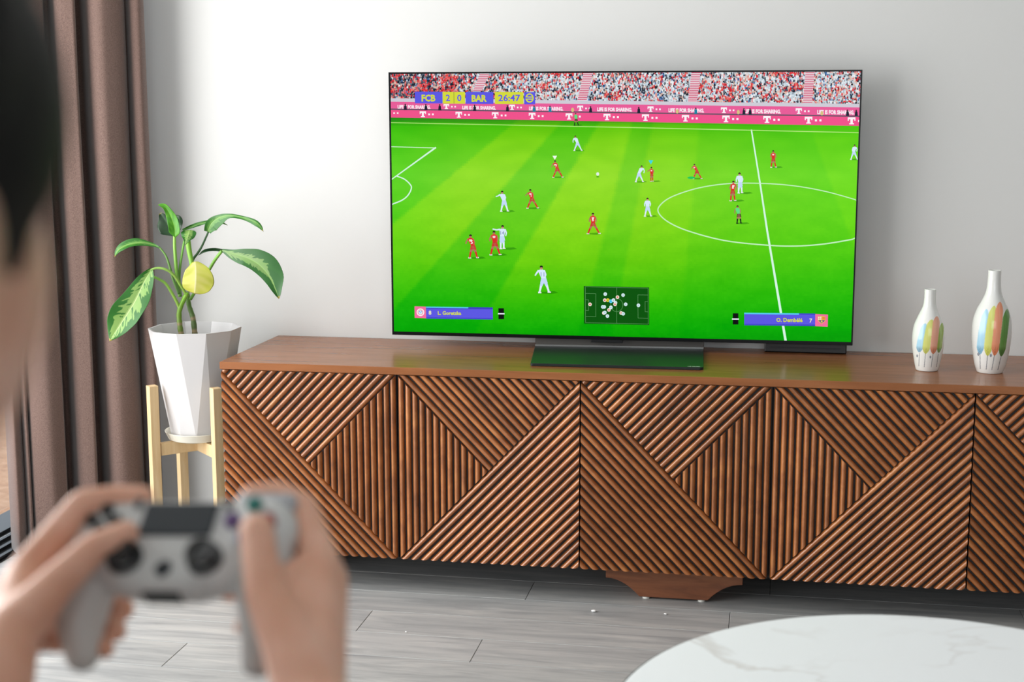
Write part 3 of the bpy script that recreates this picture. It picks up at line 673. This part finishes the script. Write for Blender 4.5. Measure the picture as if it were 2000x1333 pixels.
def smooth_w(x, st_):
    # monotone cubic through the width stations
    xs, ys = [p[0] for p in st_], [p[1] for p in st_]; n_ = len(xs)
    if x <= xs[0]: return ys[0]
    if x >= xs[-1]: return ys[-1]
    k = max(i for i in range(n_-1) if xs[i] <= x); sl_ = [(ys[i+1]-ys[i])/(xs[i+1]-xs[i]) for i in range(n_-1)]
    def tan_(i):
        if i == 0: return sl_[0]
        if i == n_-1: return sl_[-1]
        a, b_ = sl_[i-1], sl_[i]
        return 0 if a*b_ <= 0 else 2*a*b_/(a+b_)
    h_ = xs[k+1]-xs[k]; t_ = (x-xs[k])/h_; t2, t3 = t_*t_, t_**3
    return (2*t3-3*t2+1)*ys[k]+(t3-2*t2+t_)*h_*tan_(k)+(-2*t3+3*t2)*ys[k+1]+(t3-t2)*h_*tan_(k+1)
def leaf(mid, wl, wr, kind, fold=.25, n=26, m=9, facing=None, droop=0.0, seed=0, side=None, ang=0.0):
    """mid: (px,py,Y) midrib base->tip. wl/wr: half widths in metres at stations on the left/right of the midrib. side: direction (px-space) of the right half as world vector"""
    P = catmull([at(*p) for p in mid], 8); Ls = [0]
    for a, b_ in zip(P, P[1:]): Ls.append(Ls[-1]+(b_-a).length)
    tot_ = Ls[-1]; bm = bmesh.new(); rows = []; meta = []
    view = _f
    for i in range(n+1):
        s = i/n*tot_; j = max(k for k in range(len(Ls)) if Ls[k] <= s+1e-9); j = min(j, len(P)-2); t = (s-Ls[j])/(Ls[j+1]-Ls[j]); c = P[j].lerp(P[j+1], min(t, 1))
        tg = (P[j+1]-P[j]).normalized(); sd = tg.cross(view).normalized()   # right-hand side as seen
        if ang: sd = (Quaternion(tg, ang) @ sd)
        nr = sd.cross(tg).normalized()
        if nr.dot(view) > 0: nr = -nr
        x = i/n; L_ = smooth_w(x, wl); R_ = smooth_w(x, wr); row = []
        for k in range(-m, m+1):
            u_ = k/m; wdt = (L_ if k < 0 else R_)
            wav = .0022*sin(x*11+seed)*abs(u_)**2
            row.append(bm.verts.new(c+sd*(u_*wdt*cos(fold))+nr*(abs(u_)*wdt*sin(fold)+wav)-nr*(u_*u_*wdt*droop))); meta.append((x, u_))
        rows.append(row)
    for a, b_ in zip(rows, rows[1:]):
        for k in range(2*m): bm.faces.new((a[k], a[k+1], b_[k+1], b_[k]))
    bm.verts.index_update(); me = bpy.data.meshes.new('leaf'); bmesh.ops.recalc_face_normals(bm, faces=bm.faces); bm.to_mesh(me); bm.free(); me.shade_smooth()
    ca = me.color_attributes.new('paint', 'FLOAT_COLOR', 'POINT'); out = []
    pal = {'var': ((40, 116, 34), (158, 190, 134), (196, 216, 180)), 'dark': ((16, 52, 30), (26, 70, 36), (40, 84, 46)), 'bright': ((70, 150, 36), (112, 184, 60), (150, 204, 96)),
           'yel': ((196, 200, 70), (214, 210, 110), (230, 222, 150)), 'big': ((36, 104, 38), (140, 168, 130), (150, 182, 130)), 'mid': ((54, 124, 50), (112, 164, 96), (160, 196, 140))}[kind]
    for x, u_ in meta:
        xs_ = x-.16*abs(u_); v = noise.noise(Vector((xs_*9+seed*7, abs(u_)*1.5+(3 if u_ > 0 else 0), seed))); w_ = noise.noise(Vector((xs_*30, abs(u_)*2.5+(5 if u_ > 0 else 0), seed+3)))
        if kind == 'yel':
            c = lerp(pal[1], pal[0], min(1, max(0, .5+v*.9+(abs(u_)-.5)))); 
            if abs(u_) < .06: c = (238, 232, 180)
        elif kind in ('var', 'big', 'mid'):
            bnd = (.52 if kind == 'var' else .42)+.35*w_+.2*v
            if kind == 'big': bnd *= max(0, min(1, (.75-x)*4))*(1 if u_ < 0 else .75)+.18
            c = pal[1] if abs(u_) < bnd else pal[0]
            if kind == 'var' and abs(u_) < .8 and w_ < -.22: c = pal[0]
            c = lerp(c, (90, 170, 50), .25*max(0, v)); 
            if abs(u_) < .07: c = pal[2]
        else:
            c = lerp(pal[0], pal[1], .5+v); 
            if abs(u_) < .06: c = pal[2]
        if x > .97: c = (186, 160, 96)
        out.append(((lin(c)[0]*.62, lin(c)[1]*.72, lin(c)[2]*.36) if kind != 'yel' else tuple(x*.8 for x in lin(c)))+(1,))
    ca.data.foreach_set('color', np.array(out, dtype=np.float32).ravel())
    o = put('leaf', me, M_leaf, parent=plant)
    sm = o.modifiers.new('thickness', 'SOLIDIFY'); sm.thickness = .0007
    return o
# half widths: list of (station, metres); 1 px is about 1.28 mm here
# lower left, broad variegated
leaf([(296, 527, -.31), (283, 548, -.325), (262, 590, -.345), (236, 632, -.36), (214, 667, -.365)],
     [(0, .006), (.08, .014), (.2, .024), (.4, .035), (.62, .043), (.75, .038), (.88, .022), (.96, .008), (1, 0)], [(0, .006), (.08, .020), (.2, .030), (.4, .038), (.6, .038), (.75, .030), (.88, .017), (.96, .006), (1, 0)], 'var', fold=.22, seed=1, n=120, m=44)
# upper left, drooping
leaf([(312, 485, -.26), (298, 478, -.26), (275, 474, -.27), (250, 478, -.28), (232, 488, -.29), (224, 502, -.295)],
     [(0, .002), (.25, .007), (.5, .012), (.75, .013), (.92, .006), (1, 0)], [(0, .002), (.2, .008), (.5, .015), (.75, .014), (.92, .006), (1, 0)], 'mid', fold=.35, seed=2, n=50, m=16, ang=.5)
# dark leaf behind the centre
o = leaf([(340, 461, -.235), (334, 448, -.235), (326, 436, -.232), (313, 417, -.23)],
     [(0, .004), (.3, .016), (.6, .018), (.85, .010), (1, .004)], [(0, .004), (.3, .03), (.6, .028), (.85, .012), (1, .004)], 'dark', fold=.15, seed=3)
leaf([(344, 458, -.232), (348, 444, -.23), (350, 430, -.228), (342, 420, -.225)],
     [(0, .002), (.4, .010), (.8, .008), (1, 0)], [(0, .002), (.4, .014), (.8, .009), (1, 0)], 'dark', fold=.15, seed=4)
# bright upright leaf
leaf([(342, 463, -.255), (341, 445, -.26), (334, 424, -.265), (323, 405, -.27), (308, 400, -.275)],
     [(0, .003), (.15, .016), (.4, .017), (.7, .011), (.9, .006), (1, 0)], [(0, .003), (.15, .016), (.4, .015), (.7, .009), (.9, .005), (1, 0)], 'bright', fold=.35, seed=5)
# small variegated leaf pointing down to the viewer
leaf([(370, 449, -.25), (368, 458, -.262), (365, 468, -.274), (362, 479, -.28)],
     [(0, .018), (.2, .022), (.5, .016), (.8, .006), (1, 0)], [(0, .014), (.2, .020), (.5, .015), (.8, .006), (1, 0)], 'var', fold=-.2, seed=6, n=60, m=24)
# narrow leaf seen edge on
leaf([(357, 450, -.23), (372, 444, -.225), (392, 437, -.22), (412, 433, -.215), (430, 434, -.21), (444, 440, -.21)],
     [(0, .002), (.25, .005), (.5, .005), (.8, .003), (1, 0)], [(0, .003), (.25, .006), (.5, .005), (.8, .003), (1, 0)], 'mid', fold=.3, seed=7)
# upper right arching leaf
leaf([(406, 453, -.22), (412, 438, -.222), (428, 425, -.225), (452, 421, -.23), (480, 427, -.235), (503, 437, -.24), (515, 453, -.24)],
     [(0, .010), (.12, .024), (.28, .022), (.45, .008), (.65, .006), (.85, .009), (.95, .004), (1, 0)], [(0, .010), (.12, .014), (.3, .007), (.55, .004), (.8, .006), (.93, .004), (1, 0)], 'mid', fold=.2, seed=8, n=80, m=22)
# rolled dark back part of the big right leaf
leaf([(388, 499, -.27), (400, 491, -.275), (420, 488, -.28), (444, 491, -.285)],
     [(0, .001), (.3, .006), (.7, .007), (1, .005)], [(0, .001), (.3, .007), (.7, .007), (1, .004)], 'dark', fold=.9, seed=9)
# big right leaf
leaf([(434, 489, -.29), (455, 496, -.295), (482, 504, -.30), (508, 520, -.305), (530, 548, -.31), (545, 584, -.315)],
     [(0, .004), (.12, .014), (.3, .022), (.5, .022), (.7, .018), (.85, .012), (.95, .005), (1, 0)], [(0, .004), (.12, .010), (.3, .022), (.45, .036), (.6, .044), (.75, .038), (.88, .020), (.96, .008), (1, 0)], 'big', fold=.15, seed=10, n=120, m=40)
# yellow leaf
leaf([(381, 511, -.32), (382, 525, -.328), (382, 545, -.332), (381, 560, -.330), (380, 574, -.322)],
     [(0, .010), (.12, .020), (.3, .030), (.6, .037), (.85, .035), (.96, .028), (1, .014)], [(0, .008), (.1, .020), (.25, .036), (.45, .046), (.6, .048), (.8, .041), (.93, .028), (1, .014)], 'yel', fold=-.18, seed=11, n=30, m=14)

# ------------------------------------------------------------------ curtain
m = bpy.data.materials.new('brown_fabric'); m.use_nodes = True; N, L = m.node_tree.nodes, m.node_tree.links; b = N['Principled BSDF']
t = N.new('ShaderNodeTexCoord'); n1 = N.new('ShaderNodeTexNoise'); n1.inputs['Scale'].default_value = 420; n1.inputs['Detail'].default_value = 3; L.new(t.outputs['Object'], n1.inputs['Vector'])
r = ramp(N, [(.3, (98, 76, 68)), (.7, (128, 103, 94))]); L.new(n1.outputs[0], r.inputs[0]); L.new(r.outputs[0], b.inputs['Base Color']); b.inputs['Roughness'].default_value = .85
b.inputs['Sheen Weight'].default_value = .25; u = N.new('ShaderNodeBump'); u.inputs['Strength'].default_value = .25; u.inputs['Distance'].default_value = .001; L.new(n1.outputs[0], u.inputs['Height']); L.new(u.outputs[0], b.inputs['Normal'])
M_cur = m
cp = [(20, -.03), (24, .02), (32, .045), (44, .02), (49, -.01), (52, .03), (58, .03), (62, -.005), (66, .035), (96, .055), (120, .04), (127, .02), (132, -.07), (146, -.08), (150, .02), (172, .05), (184, .035), (190, -.08), (205, -.09), (209, .02), (228, .055), (258, .045), (274, .005), (283, -.05), (287, .02), (300, .036), (312, .005), (315, -.03)]
Pa, Pb = Vector((-.322, -.100, 0)), Vector((-.672, -.325, 0)); dv = (Pb-Pa); nv = Vector((.57, -.82, 0)).normalized()
crv = catmull([(a, b_*1000) for a, b_ in cp], 7)
bm = bmesh.new(); rows = []
for j in range(25):
    z = .012+(2.5-.012)*j/24; row = []
    for i, p in enumerate(crv):
        t_ = (315-p.x)/290; sway = .008*noise.noise(Vector((p.x*.02, z*1.3, 2))); amp = .72+.28*(1-z/2.5)+.1*noise.noise(Vector((p.x*.03, z, 5)))
        q_ = Pa+dv*t_+nv*(p.y/1000*amp+sway)+dv.normalized()*.006*noise.noise(Vector((p.x*.03, z*1.1, 8)))
        row.append(bm.verts.new((q_.x, q_.y, z)))
    rows.append(row)
for a, b_ in zip(rows, rows[1:]):
    for k in range(len(a)-1): bm.faces.new((a[k], a[k+1], b_[k+1], b_[k]))
cur = put('curtain', bm, M_cur, smooth=True); tag(cur, 'long brown fabric curtain hanging in folds beside the potted plant', 'curtain')
sm = cur.modifiers.new('thickness', 'SOLIDIFY'); sm.thickness = .002
rod = thing('curtain_rod', (WL+.12, -2, 2.53), 'dark curtain rod above the balcony door', 'curtain rod')
put('pole', tube([(WL+.12, -.12, 2.53), (WL+.12, -3.6, 2.53)], .012, 12), M_black, parent=rod, smooth=True)
for yy in (-.3, -2, -3.5): put('bracket', box((WL+.001, yy-.01, 2.52), (WL+.12, yy+.01, 2.54)), M_black, parent=rod)

# ------------------------------------------------------------------ coffee table
m = bpy.data.materials.new('white_marble'); m.use_nodes = True; N, L = m.node_tree.nodes, m.node_tree.links; b = N['Principled BSDF']
t = N.new('ShaderNodeTexCoord'); n1 = N.new('ShaderNodeTexNoise'); n1.inputs['Scale'].default_value = 2.1; n1.inputs['Detail'].default_value = 6; n1.inputs['Distortion'].default_value = 1.1; L.new(t.outputs['Object'], n1.inputs['Vector'])
sb_ = N.new('ShaderNodeMath'); sb_.operation = 'SUBTRACT'; sb_.inputs[1].default_value = .5; L.new(n1.outputs[0], sb_.inputs[0]); ab = N.new('ShaderNodeMath'); ab.operation = 'ABSOLUTE'; L.new(sb_.outputs[0], ab.inputs[0])
mr = N.new('ShaderNodeMapRange'); mr.inputs['From Min'].default_value = 0; mr.inputs['From Max'].default_value = .016; mr.inputs['To Min'].default_value = 1; mr.inputs['To Max'].default_value = 0; L.new(ab.outputs[0], mr.inputs[0])
n2 = N.new('ShaderNodeTexNoise'); n2.inputs['Scale'].default_value = 3; L.new(t.outputs['Object'], n2.inputs['Vector']); rr = ramp(N, [(.45, (0, 0, 0)), (.65, (200, 200, 200))]); L.new(n2.outputs[0], rr.inputs[0])
mu = N.new('ShaderNodeMath'); mu.operation = 'MULTIPLY'; L.new(mr.outputs[0], mu.inputs[0]); L.new(rr.outputs[0], mu.inputs[1])
mx = N.new('ShaderNodeMix'); mx.data_type = 'RGBA'; mx.inputs[6].default_value = lin4((238, 241, 243)); mx.inputs[7].default_value = lin4((200, 194, 190)); L.new(mu.outputs[0], mx.inputs[0]); L.new(mx.outputs[2], b.inputs['Base Color'])
b.inputs['Roughness'].default_value = .5; b.inputs['Specular IOR Level'].default_value = .2
M_marble = m
TC = (1.618, -2.10); TR = .419; TZ = .45
tb = thing('coffee_table', (TC[0], TC[1], 0), 'round coffee table with white marbled top and thin dark rim', 'coffee table')
put('table_top', lathe([(0, TZ-.012), (TR-.003, TZ-.012), (TR-.0005, TZ-.0105), (TR-.0005, TZ-.0015), (TR-.002, TZ), (0, TZ)], (TC[0], TC[1], 0), 160), M_marble, parent=tb, smooth=30)
M_rim = mat('dark_blue_grey_rim', (52, 58, 70), rough=.4, metal=.3)
put('rim', lathe([(TR-.003, TZ-.020), (TR+.002, TZ-.020), (TR+.002, TZ-.002), (TR-.0004, TZ-.002), (TR-.0004, TZ-.0125), (TR-.003, TZ-.0125), (TR-.003, TZ-.020)], (TC[0], TC[1], 0), 160), M_rim, parent=tb, smooth=30)
for k in range(3):
    a = pi/2+2*pi*k/3+.3
    put('leg', tube([(TC[0]+.30*cos(a), TC[1]+.30*sin(a), TZ-.014), (TC[0]+.27*cos(a), TC[1]+.27*sin(a), .2), (TC[0]+.24*cos(a), TC[1]+.24*sin(a), .0)], .010, 12), M_black, parent=tb, smooth=True)
# crumbs on the floor
M_cr = mat('white_crumb', (240, 240, 238), rough=.7)
for px, py, s, lb in ((1160, 1194, .0045, 'white crumb on the grey floor left of the sideboard foot'), (1300, 1200, .003, 'white crumb on the grey floor in front of the sideboard foot'), (793, 1235, .002, 'tiny white crumb on the grey floor, nearest the raised hand')):
    p = atz(px, py, s*.6); bm = bmesh.new(); bmesh.ops.create_icosphere(bm, subdivisions=2, radius=s)
    for v in bm.verts: v.co = Vector((v.co.x*1.5, v.co.y, v.co.z*.6))*(1+.4*noise.noise(v.co*400))+p+Vector((0, 0, .0004))
    tag(put('crumb', bm, M_cr, smooth=True), lb, 'crumb', 'crumbs on the floor')

# ------------------------------------------------------------------ voxel helper for organic bodies
def rcone(bm, a, b, ra, rb_, n=20):
    """tapered capsule"""
    a, b = Vector(a), Vector(b); d = (b-a); L_ = d.length or 1e-6; t = d/L_; up = t.orthogonal().normalized(); s = t.cross(up); rings = []
    prof = [(-ra*cos(x), ra*sin(x)) for x in np.linspace(.25, pi/2, 5)]+[(L_+rb_*cos(x), rb_*sin(x)) for x in np.linspace(pi/2, .25, 5)]
    for h, r_ in prof: rings.append([bm.verts.new(a+t*h+(up*cos(2*pi*k/n)+s*sin(2*pi*k/n))*r_) for k in range(n)])
    for p, q_ in zip(rings, rings[1:]):
        for k in range(n): bm.faces.new((p[k], p[(k+1) % n], q_[(k+1) % n], q_[k]))
    bm.faces.new(rings[0][::-1]); bm.faces.new(rings[-1])
def ell(bm, c, r, rot=None, sub=3):
    g_ = bmesh.ops.create_icosphere(bm, subdivisions=sub, radius=1); R = rot or Matrix.Identity(3)
    for v in g_['verts']: v.co = R @ Vector((v.co.x*r[0], v.co.y*r[1], v.co.z*r[2])) + Vector(c)
def chain(bm, J):
    for a, b_ in zip(J, J[1:]): rcone(bm, a[0], b_[0], a[1], b_[1])
def voxel(bm, size, smooth=4, fac=.5):
    me = bpy.data.meshes.new('v'); bm.to_mesh(me); bm.free(); o = bpy.data.objects.new('v', me); COL.objects.link(o)
    r_ = o.modifiers.new('r', 'REMESH'); r_.mode = 'VOXEL'; r_.voxel_size = size; r_.use_smooth_shade = True
    s_ = o.modifiers.new('s', 'SMOOTH'); s_.iterations = smooth; s_.factor = fac
    dg = bpy.context.evaluated_depsgraph_get(); out = bpy.data.meshes.new_from_object(o.evaluated_get(dg)); bpy.data.objects.remove(o); out.shade_smooth(); return out

# ------------------------------------------------------------------ game controller
CU = Vector((.966, .03, -.26)); CU.normalize(); CV = Vector((.137, .77, .6)); CV = (CV-CU*CV.dot(CU)).normalized(); CN = -(CU.cross(CV)); 
def cam2w(v): return _r*v.x+_u*v.y+_f*v.z
UU, VV, NN = cam2w(CU), cam2w(CV), cam2w(CN)
if NN.dot(_f) > 0: NN = -NN
CO = atd(321, 1087, .915)
def cl_(u_, v_, n_): return CO+(UU*u_+VV*v_+NN*n_)*.001
RC = Matrix((UU, VV, NN)).transposed()
def clbm(bm):
    for v in bm.verts: v.co = cl_(*v.co)
    return bm
gp = thing('game_controller', cl_(0, 10, -20), 'white game controller with black thumbsticks held in both hands', 'game controller')
M_shell = mat('white_shell', (205, 206, 204), rough=.42)
M_blk = mat('black_rubber', (24, 27, 28), rough=.5)
M_pad = mat('dark_touchpad', (34, 42, 48), rough=.35)
bm = bmesh.new()
box((-50, -6, -30), (50, 47, -3), bev=9, seg=3, bm=bm); box((-30, -22, -28), (30, 8, -3.5), bev=9, seg=3, bm=bm)
for s in (-1, 1):
    ell(bm, (s*53, 25, -15), (26, 26, 16)); ell(bm, (s*28, -3, -15), (18, 18, 15.5))
    rcone(bm, (s*56, 30, -20), (s*61, -8, -22), 19, 18); o3_ = 4 if s > 0 else 0; rcone(bm, (s*61, -8, -22), (s*62+o3_, -34, -29), 18, 15.5); rcone(bm, (s*62+o3_, -34, -29), (s*57+o3_*2, -52, -35), 15.5, 11.5)
    rcone(bm, (s*30, 0, -18), (s*60, 0, -20), 14, 16)
me = voxel(bm, 1.6, 8)
me.transform(RC.to_4x4()*1 @ Matrix.Scale(.001, 4)); me.transform(Matrix.Translation(CO))
put('shell', me, M_shell, parent=gp)
bm = box((-26, 16.5, -4), (26, 41, -.9), bev=1.2); put('touchpad', clbm(bm), M_pad, parent=gp)
for s in (-1, 1):
    bm = lathe([(0, -6), (11.5, -6), (11.5, .8), (10.5, 1.4), (8, .2), (0, -2)], (s*28, -1, 0), 40); o = put('stick_collar', clbm(bm), M_blk, parent=gp, smooth=40)
    bm = lathe([(5, 0), (5, 5), (9, 7), (9.6, 8.6), (8.6, 10.4), (6.4, 9.7), (0, 9.2)], (s*28, -1, 0), 40); put('thumbstick', clbm(bm), M_blk, parent=gp, smooth=50)
    bm = box((s*52-21, 43, -22), (s*52+21, 55, -9), bev=5, seg=3); put('shoulder_button', clbm(bm), mat('grey_button', (178, 180, 184), rough=.4), parent=gp, smooth=40)
    bm = box((s*53-17, 44, -42), (s*53+17, 58, -24), bev=6, seg=3); put('trigger', clbm(bm), M_shell, parent=gp, smooth=40)
    bm = box((s*32-2, 36, -3), (s*32+2, 44, .6), bev=1.4); put('small_button', clbm(bm), M_pad, parent=gp)
put('home_button', clbm(lathe([(0, -4), (5.5, -4), (5.5, -.8), (4.5, -.2), (0, -.2)], (0, -7, -1.6), 32)), M_pad, parent=gp, smooth=40)
put('port', clbm(box((-13, -23.5, -20), (13, -20, -8), bev=1)), M_blk, parent=gp)
for (a, b_), c in zip(((0, 12), (12, 0), (0, -12), (-12, 0)), ((20, 110, 100), (150, 60, 60), (60, 80, 150), (96, 70, 120))):
    bm = lathe([(0, -3), (5.2, -3), (5.2, 2.4), (4.4, 3.2), (0, 3.4)], (52+a, 26+b_, 0), 28); put('action_button', clbm(bm), mat('tinted_button', c, rough=.35), parent=gp, smooth=40)
bm = bmesh.new()
for a in range(4):
    R = Matrix.Rotation(a*pi/2, 3, 'Z'); p = prism([(-4, 5, -2), (0, 2, -2), (4, 5, -2), (4, 12, -2), (-4, 12, -2)], (0, 0, 4.6), bev=.8, seg=1)
    for v in p.verts: v.co = R @ v.co + Vector((-52, 26, 0))
    put('direction_button', clbm(p), M_blk, parent=gp)

# ------------------------------------------------------------------ person
M_skin = bpy.data.materials.new('skin'); M_skin.use_nodes = True; N, L = M_skin.node_tree.nodes, M_skin.node_tree.links; b = N['Principled BSDF']
t = N.new('ShaderNodeTexCoord'); n1 = N.new('ShaderNodeTexNoise'); n1.inputs['Scale'].default_value = 26; n1.inputs['Detail'].default_value = 3; L.new(t.outputs['Object'], n1.inputs['Vector'])
r = ramp(N, [(.3, (220, 164, 136)), (.7, (236, 188, 164))]); L.new(n1.outputs[0], r.inputs[0]); L.new(r.outputs[0], b.inputs['Base Color']); b.inputs['Roughness'].default_value = .48
b.inputs['Subsurface Weight'].default_value = .25; b.inputs['Subsurface Radius'].default_value = (1, .3, .15); b.inputs['Subsurface Scale'].default_value = .008
def J(px, py, D, r_): return (atd(px, py, D), r_)
HC = Vector((1.100, -3.535, 1.195))
def build_body():
    bm = bmesh.new()
    # left hand
    wl_ = J(-22, 1370, .855, .0255)
    thumb = [J(20, 1240, .885, .018), J(108, 1143, .905, .0125), J(182, 1073, .918, .0105), J(246, 1043, .925, .0088)]
    chain(bm, [wl_]+thumb)
    mc = [J(58, 1112, .935, .0125), J(18, 1165, .94, .0125), J(0, 1210, .925, .012), J(-5, 1255, .91, .011)]
    for k_ in mc: rcone(bm, wl_[0], k_[0], .019, k_[1])
    for a, b_ in zip(mc, mc[1:]): rcone(bm, a[0], b_[0], a[1], b_[1])
    rcone(bm, thumb[0][0], mc[0][0], .014, .010); rcone(bm, J(62, 1190, .90, 0)[0], mc[1][0], .011, .010)
    chain(bm, [mc[0], J(160, 985, .955, .0098), J(222, 972, .962, .0085), J(280, 970, .962, .0073)])
    chain(bm, [mc[1], J(112, 1120, .985, .0095), J(195, 1150, .982, .0085), J(240, 1190, .955, .0078)])
    chain(bm, [mc[2], J(105, 1190, .972, .009), J(186, 1205, .968, .0082), J(226, 1233, .945, .0075)])
    chain(bm, [mc[3], J(92, 1250, .945, .0082), J(168, 1256, .945, .0075), J(205, 1268, .928, .0068)])
    rcone(bm, J(105, 1190, .972, 0)[0], J(92, 1250, .945, 0)[0], .008, .0075); rcone(bm, J(186, 1205, .968, 0)[0], J(168, 1256, .945, 0)[0], .007, .0068)
    # right hand
    wr_ = J(612, 1375, .845, .0225)
    thumb = [J(570, 1262, .865, .0185), J(520, 1160, .882, .0135), J(508, 1092, .892, .0115), J(501, 1038, .902, .0112)]
    chain(bm, [wr_]+thumb)
    mc = [J(622, 1090, .925, .0125), J(643, 1135, .925, .0125), J(640, 1180, .912, .012), J(628, 1225, .90, .011)]
    for k_ in mc: rcone(bm, wr_[0], k_[0], .019, k_[1])
    for a, b_ in zip(mc, mc[1:]): rcone(bm, a[0], b_[0], a[1], b_[1])
    rcone(bm, thumb[0][0], mc[0][0], .015, .010); rcone(bm, thumb[0][0], mc[1][0], .016, .011); rcone(bm, thumb[1][0], mc[0][0], .0095, .0085)
    chain(bm, [mc[0], J(592, 992, .948, .0100), J(545, 966, .955, .0088), J(492, 968, .952, .0074)])
    chain(bm, [mc[1], J(606, 1118, .985, .0095), J(530, 1130, .99, .0085), J(447, 1158, .957, .0065)])
    chain(bm, [mc[2], J(604, 1182, .972, .009), J(530, 1194, .972, .008), J(474, 1224, .945, .0065)])
    chain(bm, [mc[3], J(592, 1236, .945, .0085), J(530, 1244, .945, .0075), J(494, 1260, .925, .006)])
    # arms
    SL, SR = Vector((.915, -3.60, 1.0)), Vector((1.265, -3.62, 1.0))
    EL, ER = Vector((.845, -3.40, .775)), Vector((1.275, -3.37, .765))
    for S, E_, W_ in ((SL, EL, wl_), (SR, ER, wr_)):
        rcone(bm, S, E_, .050, .038); m1 = E_.lerp(W_[0], .35); rcone(bm, E_, m1, .038, .040); rcone(bm, m1, W_[0], .040, W_[1])
    # torso, neck
    cx, cy = HC.x-.005, HC.y-.07
    rcone(bm, (cx, cy, .62), (cx, cy, .88), .118, .128); ell(bm, (cx, cy, .62), (.165, .115, .14)); ell(bm, (cx, cy, .86), (.165, .105, .16)); rcone(bm, (cx-.13, cy, .985), (cx+.13, cy, .985), .052, .052)
    rcone(bm, (cx, cy, .97), (HC.x, HC.y-.03, 1.12), .062, .055)
    # legs, seated
    for s in (-1, 1):
        rcone(bm, (cx+s*.09, cy+.02, .56), (cx+s*.15, cy+.47, .52), .085, .058); rcone(bm, (cx+s*.15, cy+.47, .52), (cx+s*.15, cy+.45, .10), .056, .038)
        rcone(bm, (cx+s*.15, cy+.44, .06), (cx+s*.16, cy+.60, .032), .036, .028)
    # head: cranium, face, jaw, nose, lips, ears
    h = HC; ell(bm, h+Vector((0, -.012, .035)), (.076, .094, .088)); ell(bm, h+Vector((0, .024, -.018)), (.073, .068, .080)); ell(bm, h+Vector((0, .045, -.074)), (.036, .034, .026))
    for s in (-1, 1):
        ell(bm, h+Vector((s*.036, .055, -.022)), (.026, .024, .022)); ell(bm, h+Vector((s*.038, .02, -.058)), (.024, .033, .026)); ell(bm, h+Vector((s*.078, -.015, -.005)), (.008, .017, .030), Matrix.Rotation(s*.3, 3, 'Z')); ell(bm, h+Vector((s*.012, .092, -.036)), (.009, .009, .008))
    rcone(bm, h+Vector((0, .086, .010)), h+Vector((0, .106, -.032)), .008, .011); ell(bm, h+Vector((0, .086, -.064)), (.024, .010, .006)); ell(bm, h+Vector((0, .084, -.073)), (.021, .011, .007))
    return voxel(bm, .0021, 6)
body = build_body()
person = put('person', body, M_skin); tag(person, 'dark-haired person seen from behind at the left, holding the game controller', 'person')
M_hair = mat('black_hair', (9, 8, 9), rough=.6, spec=.12, bump=(200, .4, .002))
bm = bmesh.new(); h = HC
ell(bm, h+Vector((0, -.018, .045)), (.091, .104, .092)); ell(bm, h+Vector((0, -.055, -.01)), (.074, .065, .085)); ell(bm, h+Vector((.0, .03, .082)), (.072, .075, .045))
for s in (-1, 1): ell(bm, h+Vector((s*.060, -.005, .035)), (.028, .070, .055)); rcone(bm, h+Vector((s*.074, .028, .03)), h+Vector((s*.071, .020, -.012)), .010, .005)
put('hair', voxel(bm, .003, 4), M_hair, parent=person)
M_eye = mat('eye_white', (236, 232, 228), rough=.2); M_iris = mat('dark_iris', (30, 20, 16), rough=.2)
for s in (-1, 1):
    bm = bmesh.new(); ell(bm, h+Vector((s*.031, .072, .000)), (.0118,)*3); e_ = put('eye', bm, M_eye, parent=person, smooth=True)
    bm = bmesh.new(); ell(bm, h+Vector((s*.031, .0805, .000)), (.0055, .0042, .0055), sub=2); put('iris', bm, M_iris, parent=e_, smooth=True)
M_shirt = mat('grey_tshirt', (70, 74, 80), rough=.85); M_tr = mat('dark_trousers', (40, 44, 54), rough=.85)
cx, cy = HC.x-.005, HC.y-.07; bm = bmesh.new()
rcone(bm, (cx, cy, .60), (cx, cy, .88), .132, .142); ell(bm, (cx, cy, .63), (.184, .134, .15)); ell(bm, (cx, cy, .86), (.176, .116, .165)); rcone(bm, (cx-.13, cy, .985), (cx+.13, cy, .985), .060, .060)
SL, SR = Vector((.915, -3.60, 1.0)), Vector((1.265, -3.62, 1.0)); EL, ER = Vector((.845, -3.40, .775)), Vector((1.275, -3.37, .765))
for S, E_ in ((SL, EL), (SR, ER)): rcone(bm, S, S.lerp(E_, .55), .060, .056)
put('t_shirt', voxel(bm, .006, 4), M_shirt, parent=person)
bm = bmesh.new(); ell(bm, (cx, cy, .57), (.18, .13, .10))
for s in (-1, 1): rcone(bm, (cx+s*.09, cy+.02, .56), (cx+s*.15, cy+.47, .52), .092, .068); rcone(bm, (cx+s*.15, cy+.47, .52), (cx+s*.15, cy+.45, .12), .066, .052)
put('trousers', voxel(bm, .006, 4), M_tr, parent=person)
# sofa seat under the person (outside the frame)
M_sofa = mat('grey_upholstery', (150, 148, 144), rough=.9, bump=(300, .2, .001))
so = thing('sofa', (1.0, -3.75, 0), 'grey upholstered backless sofa seat under the person', 'sofa')
put('seat_cushion', box((.35, -4.05, .30), (1.75, -3.35, .462), bev=.03, seg=3), M_sofa, parent=so, smooth=40)
put('base', box((.38, -4.02, .06), (1.72, -3.38, .30), bev=.01), M_sofa, parent=so)
for x in (.45, 1.65):
    for y in (-3.95, -3.45): put('leg', lathe([(0, 0), (.018, 0), (.022, .06), (0, .06)], (x, y, 0), 16), M_foot, parent=so)
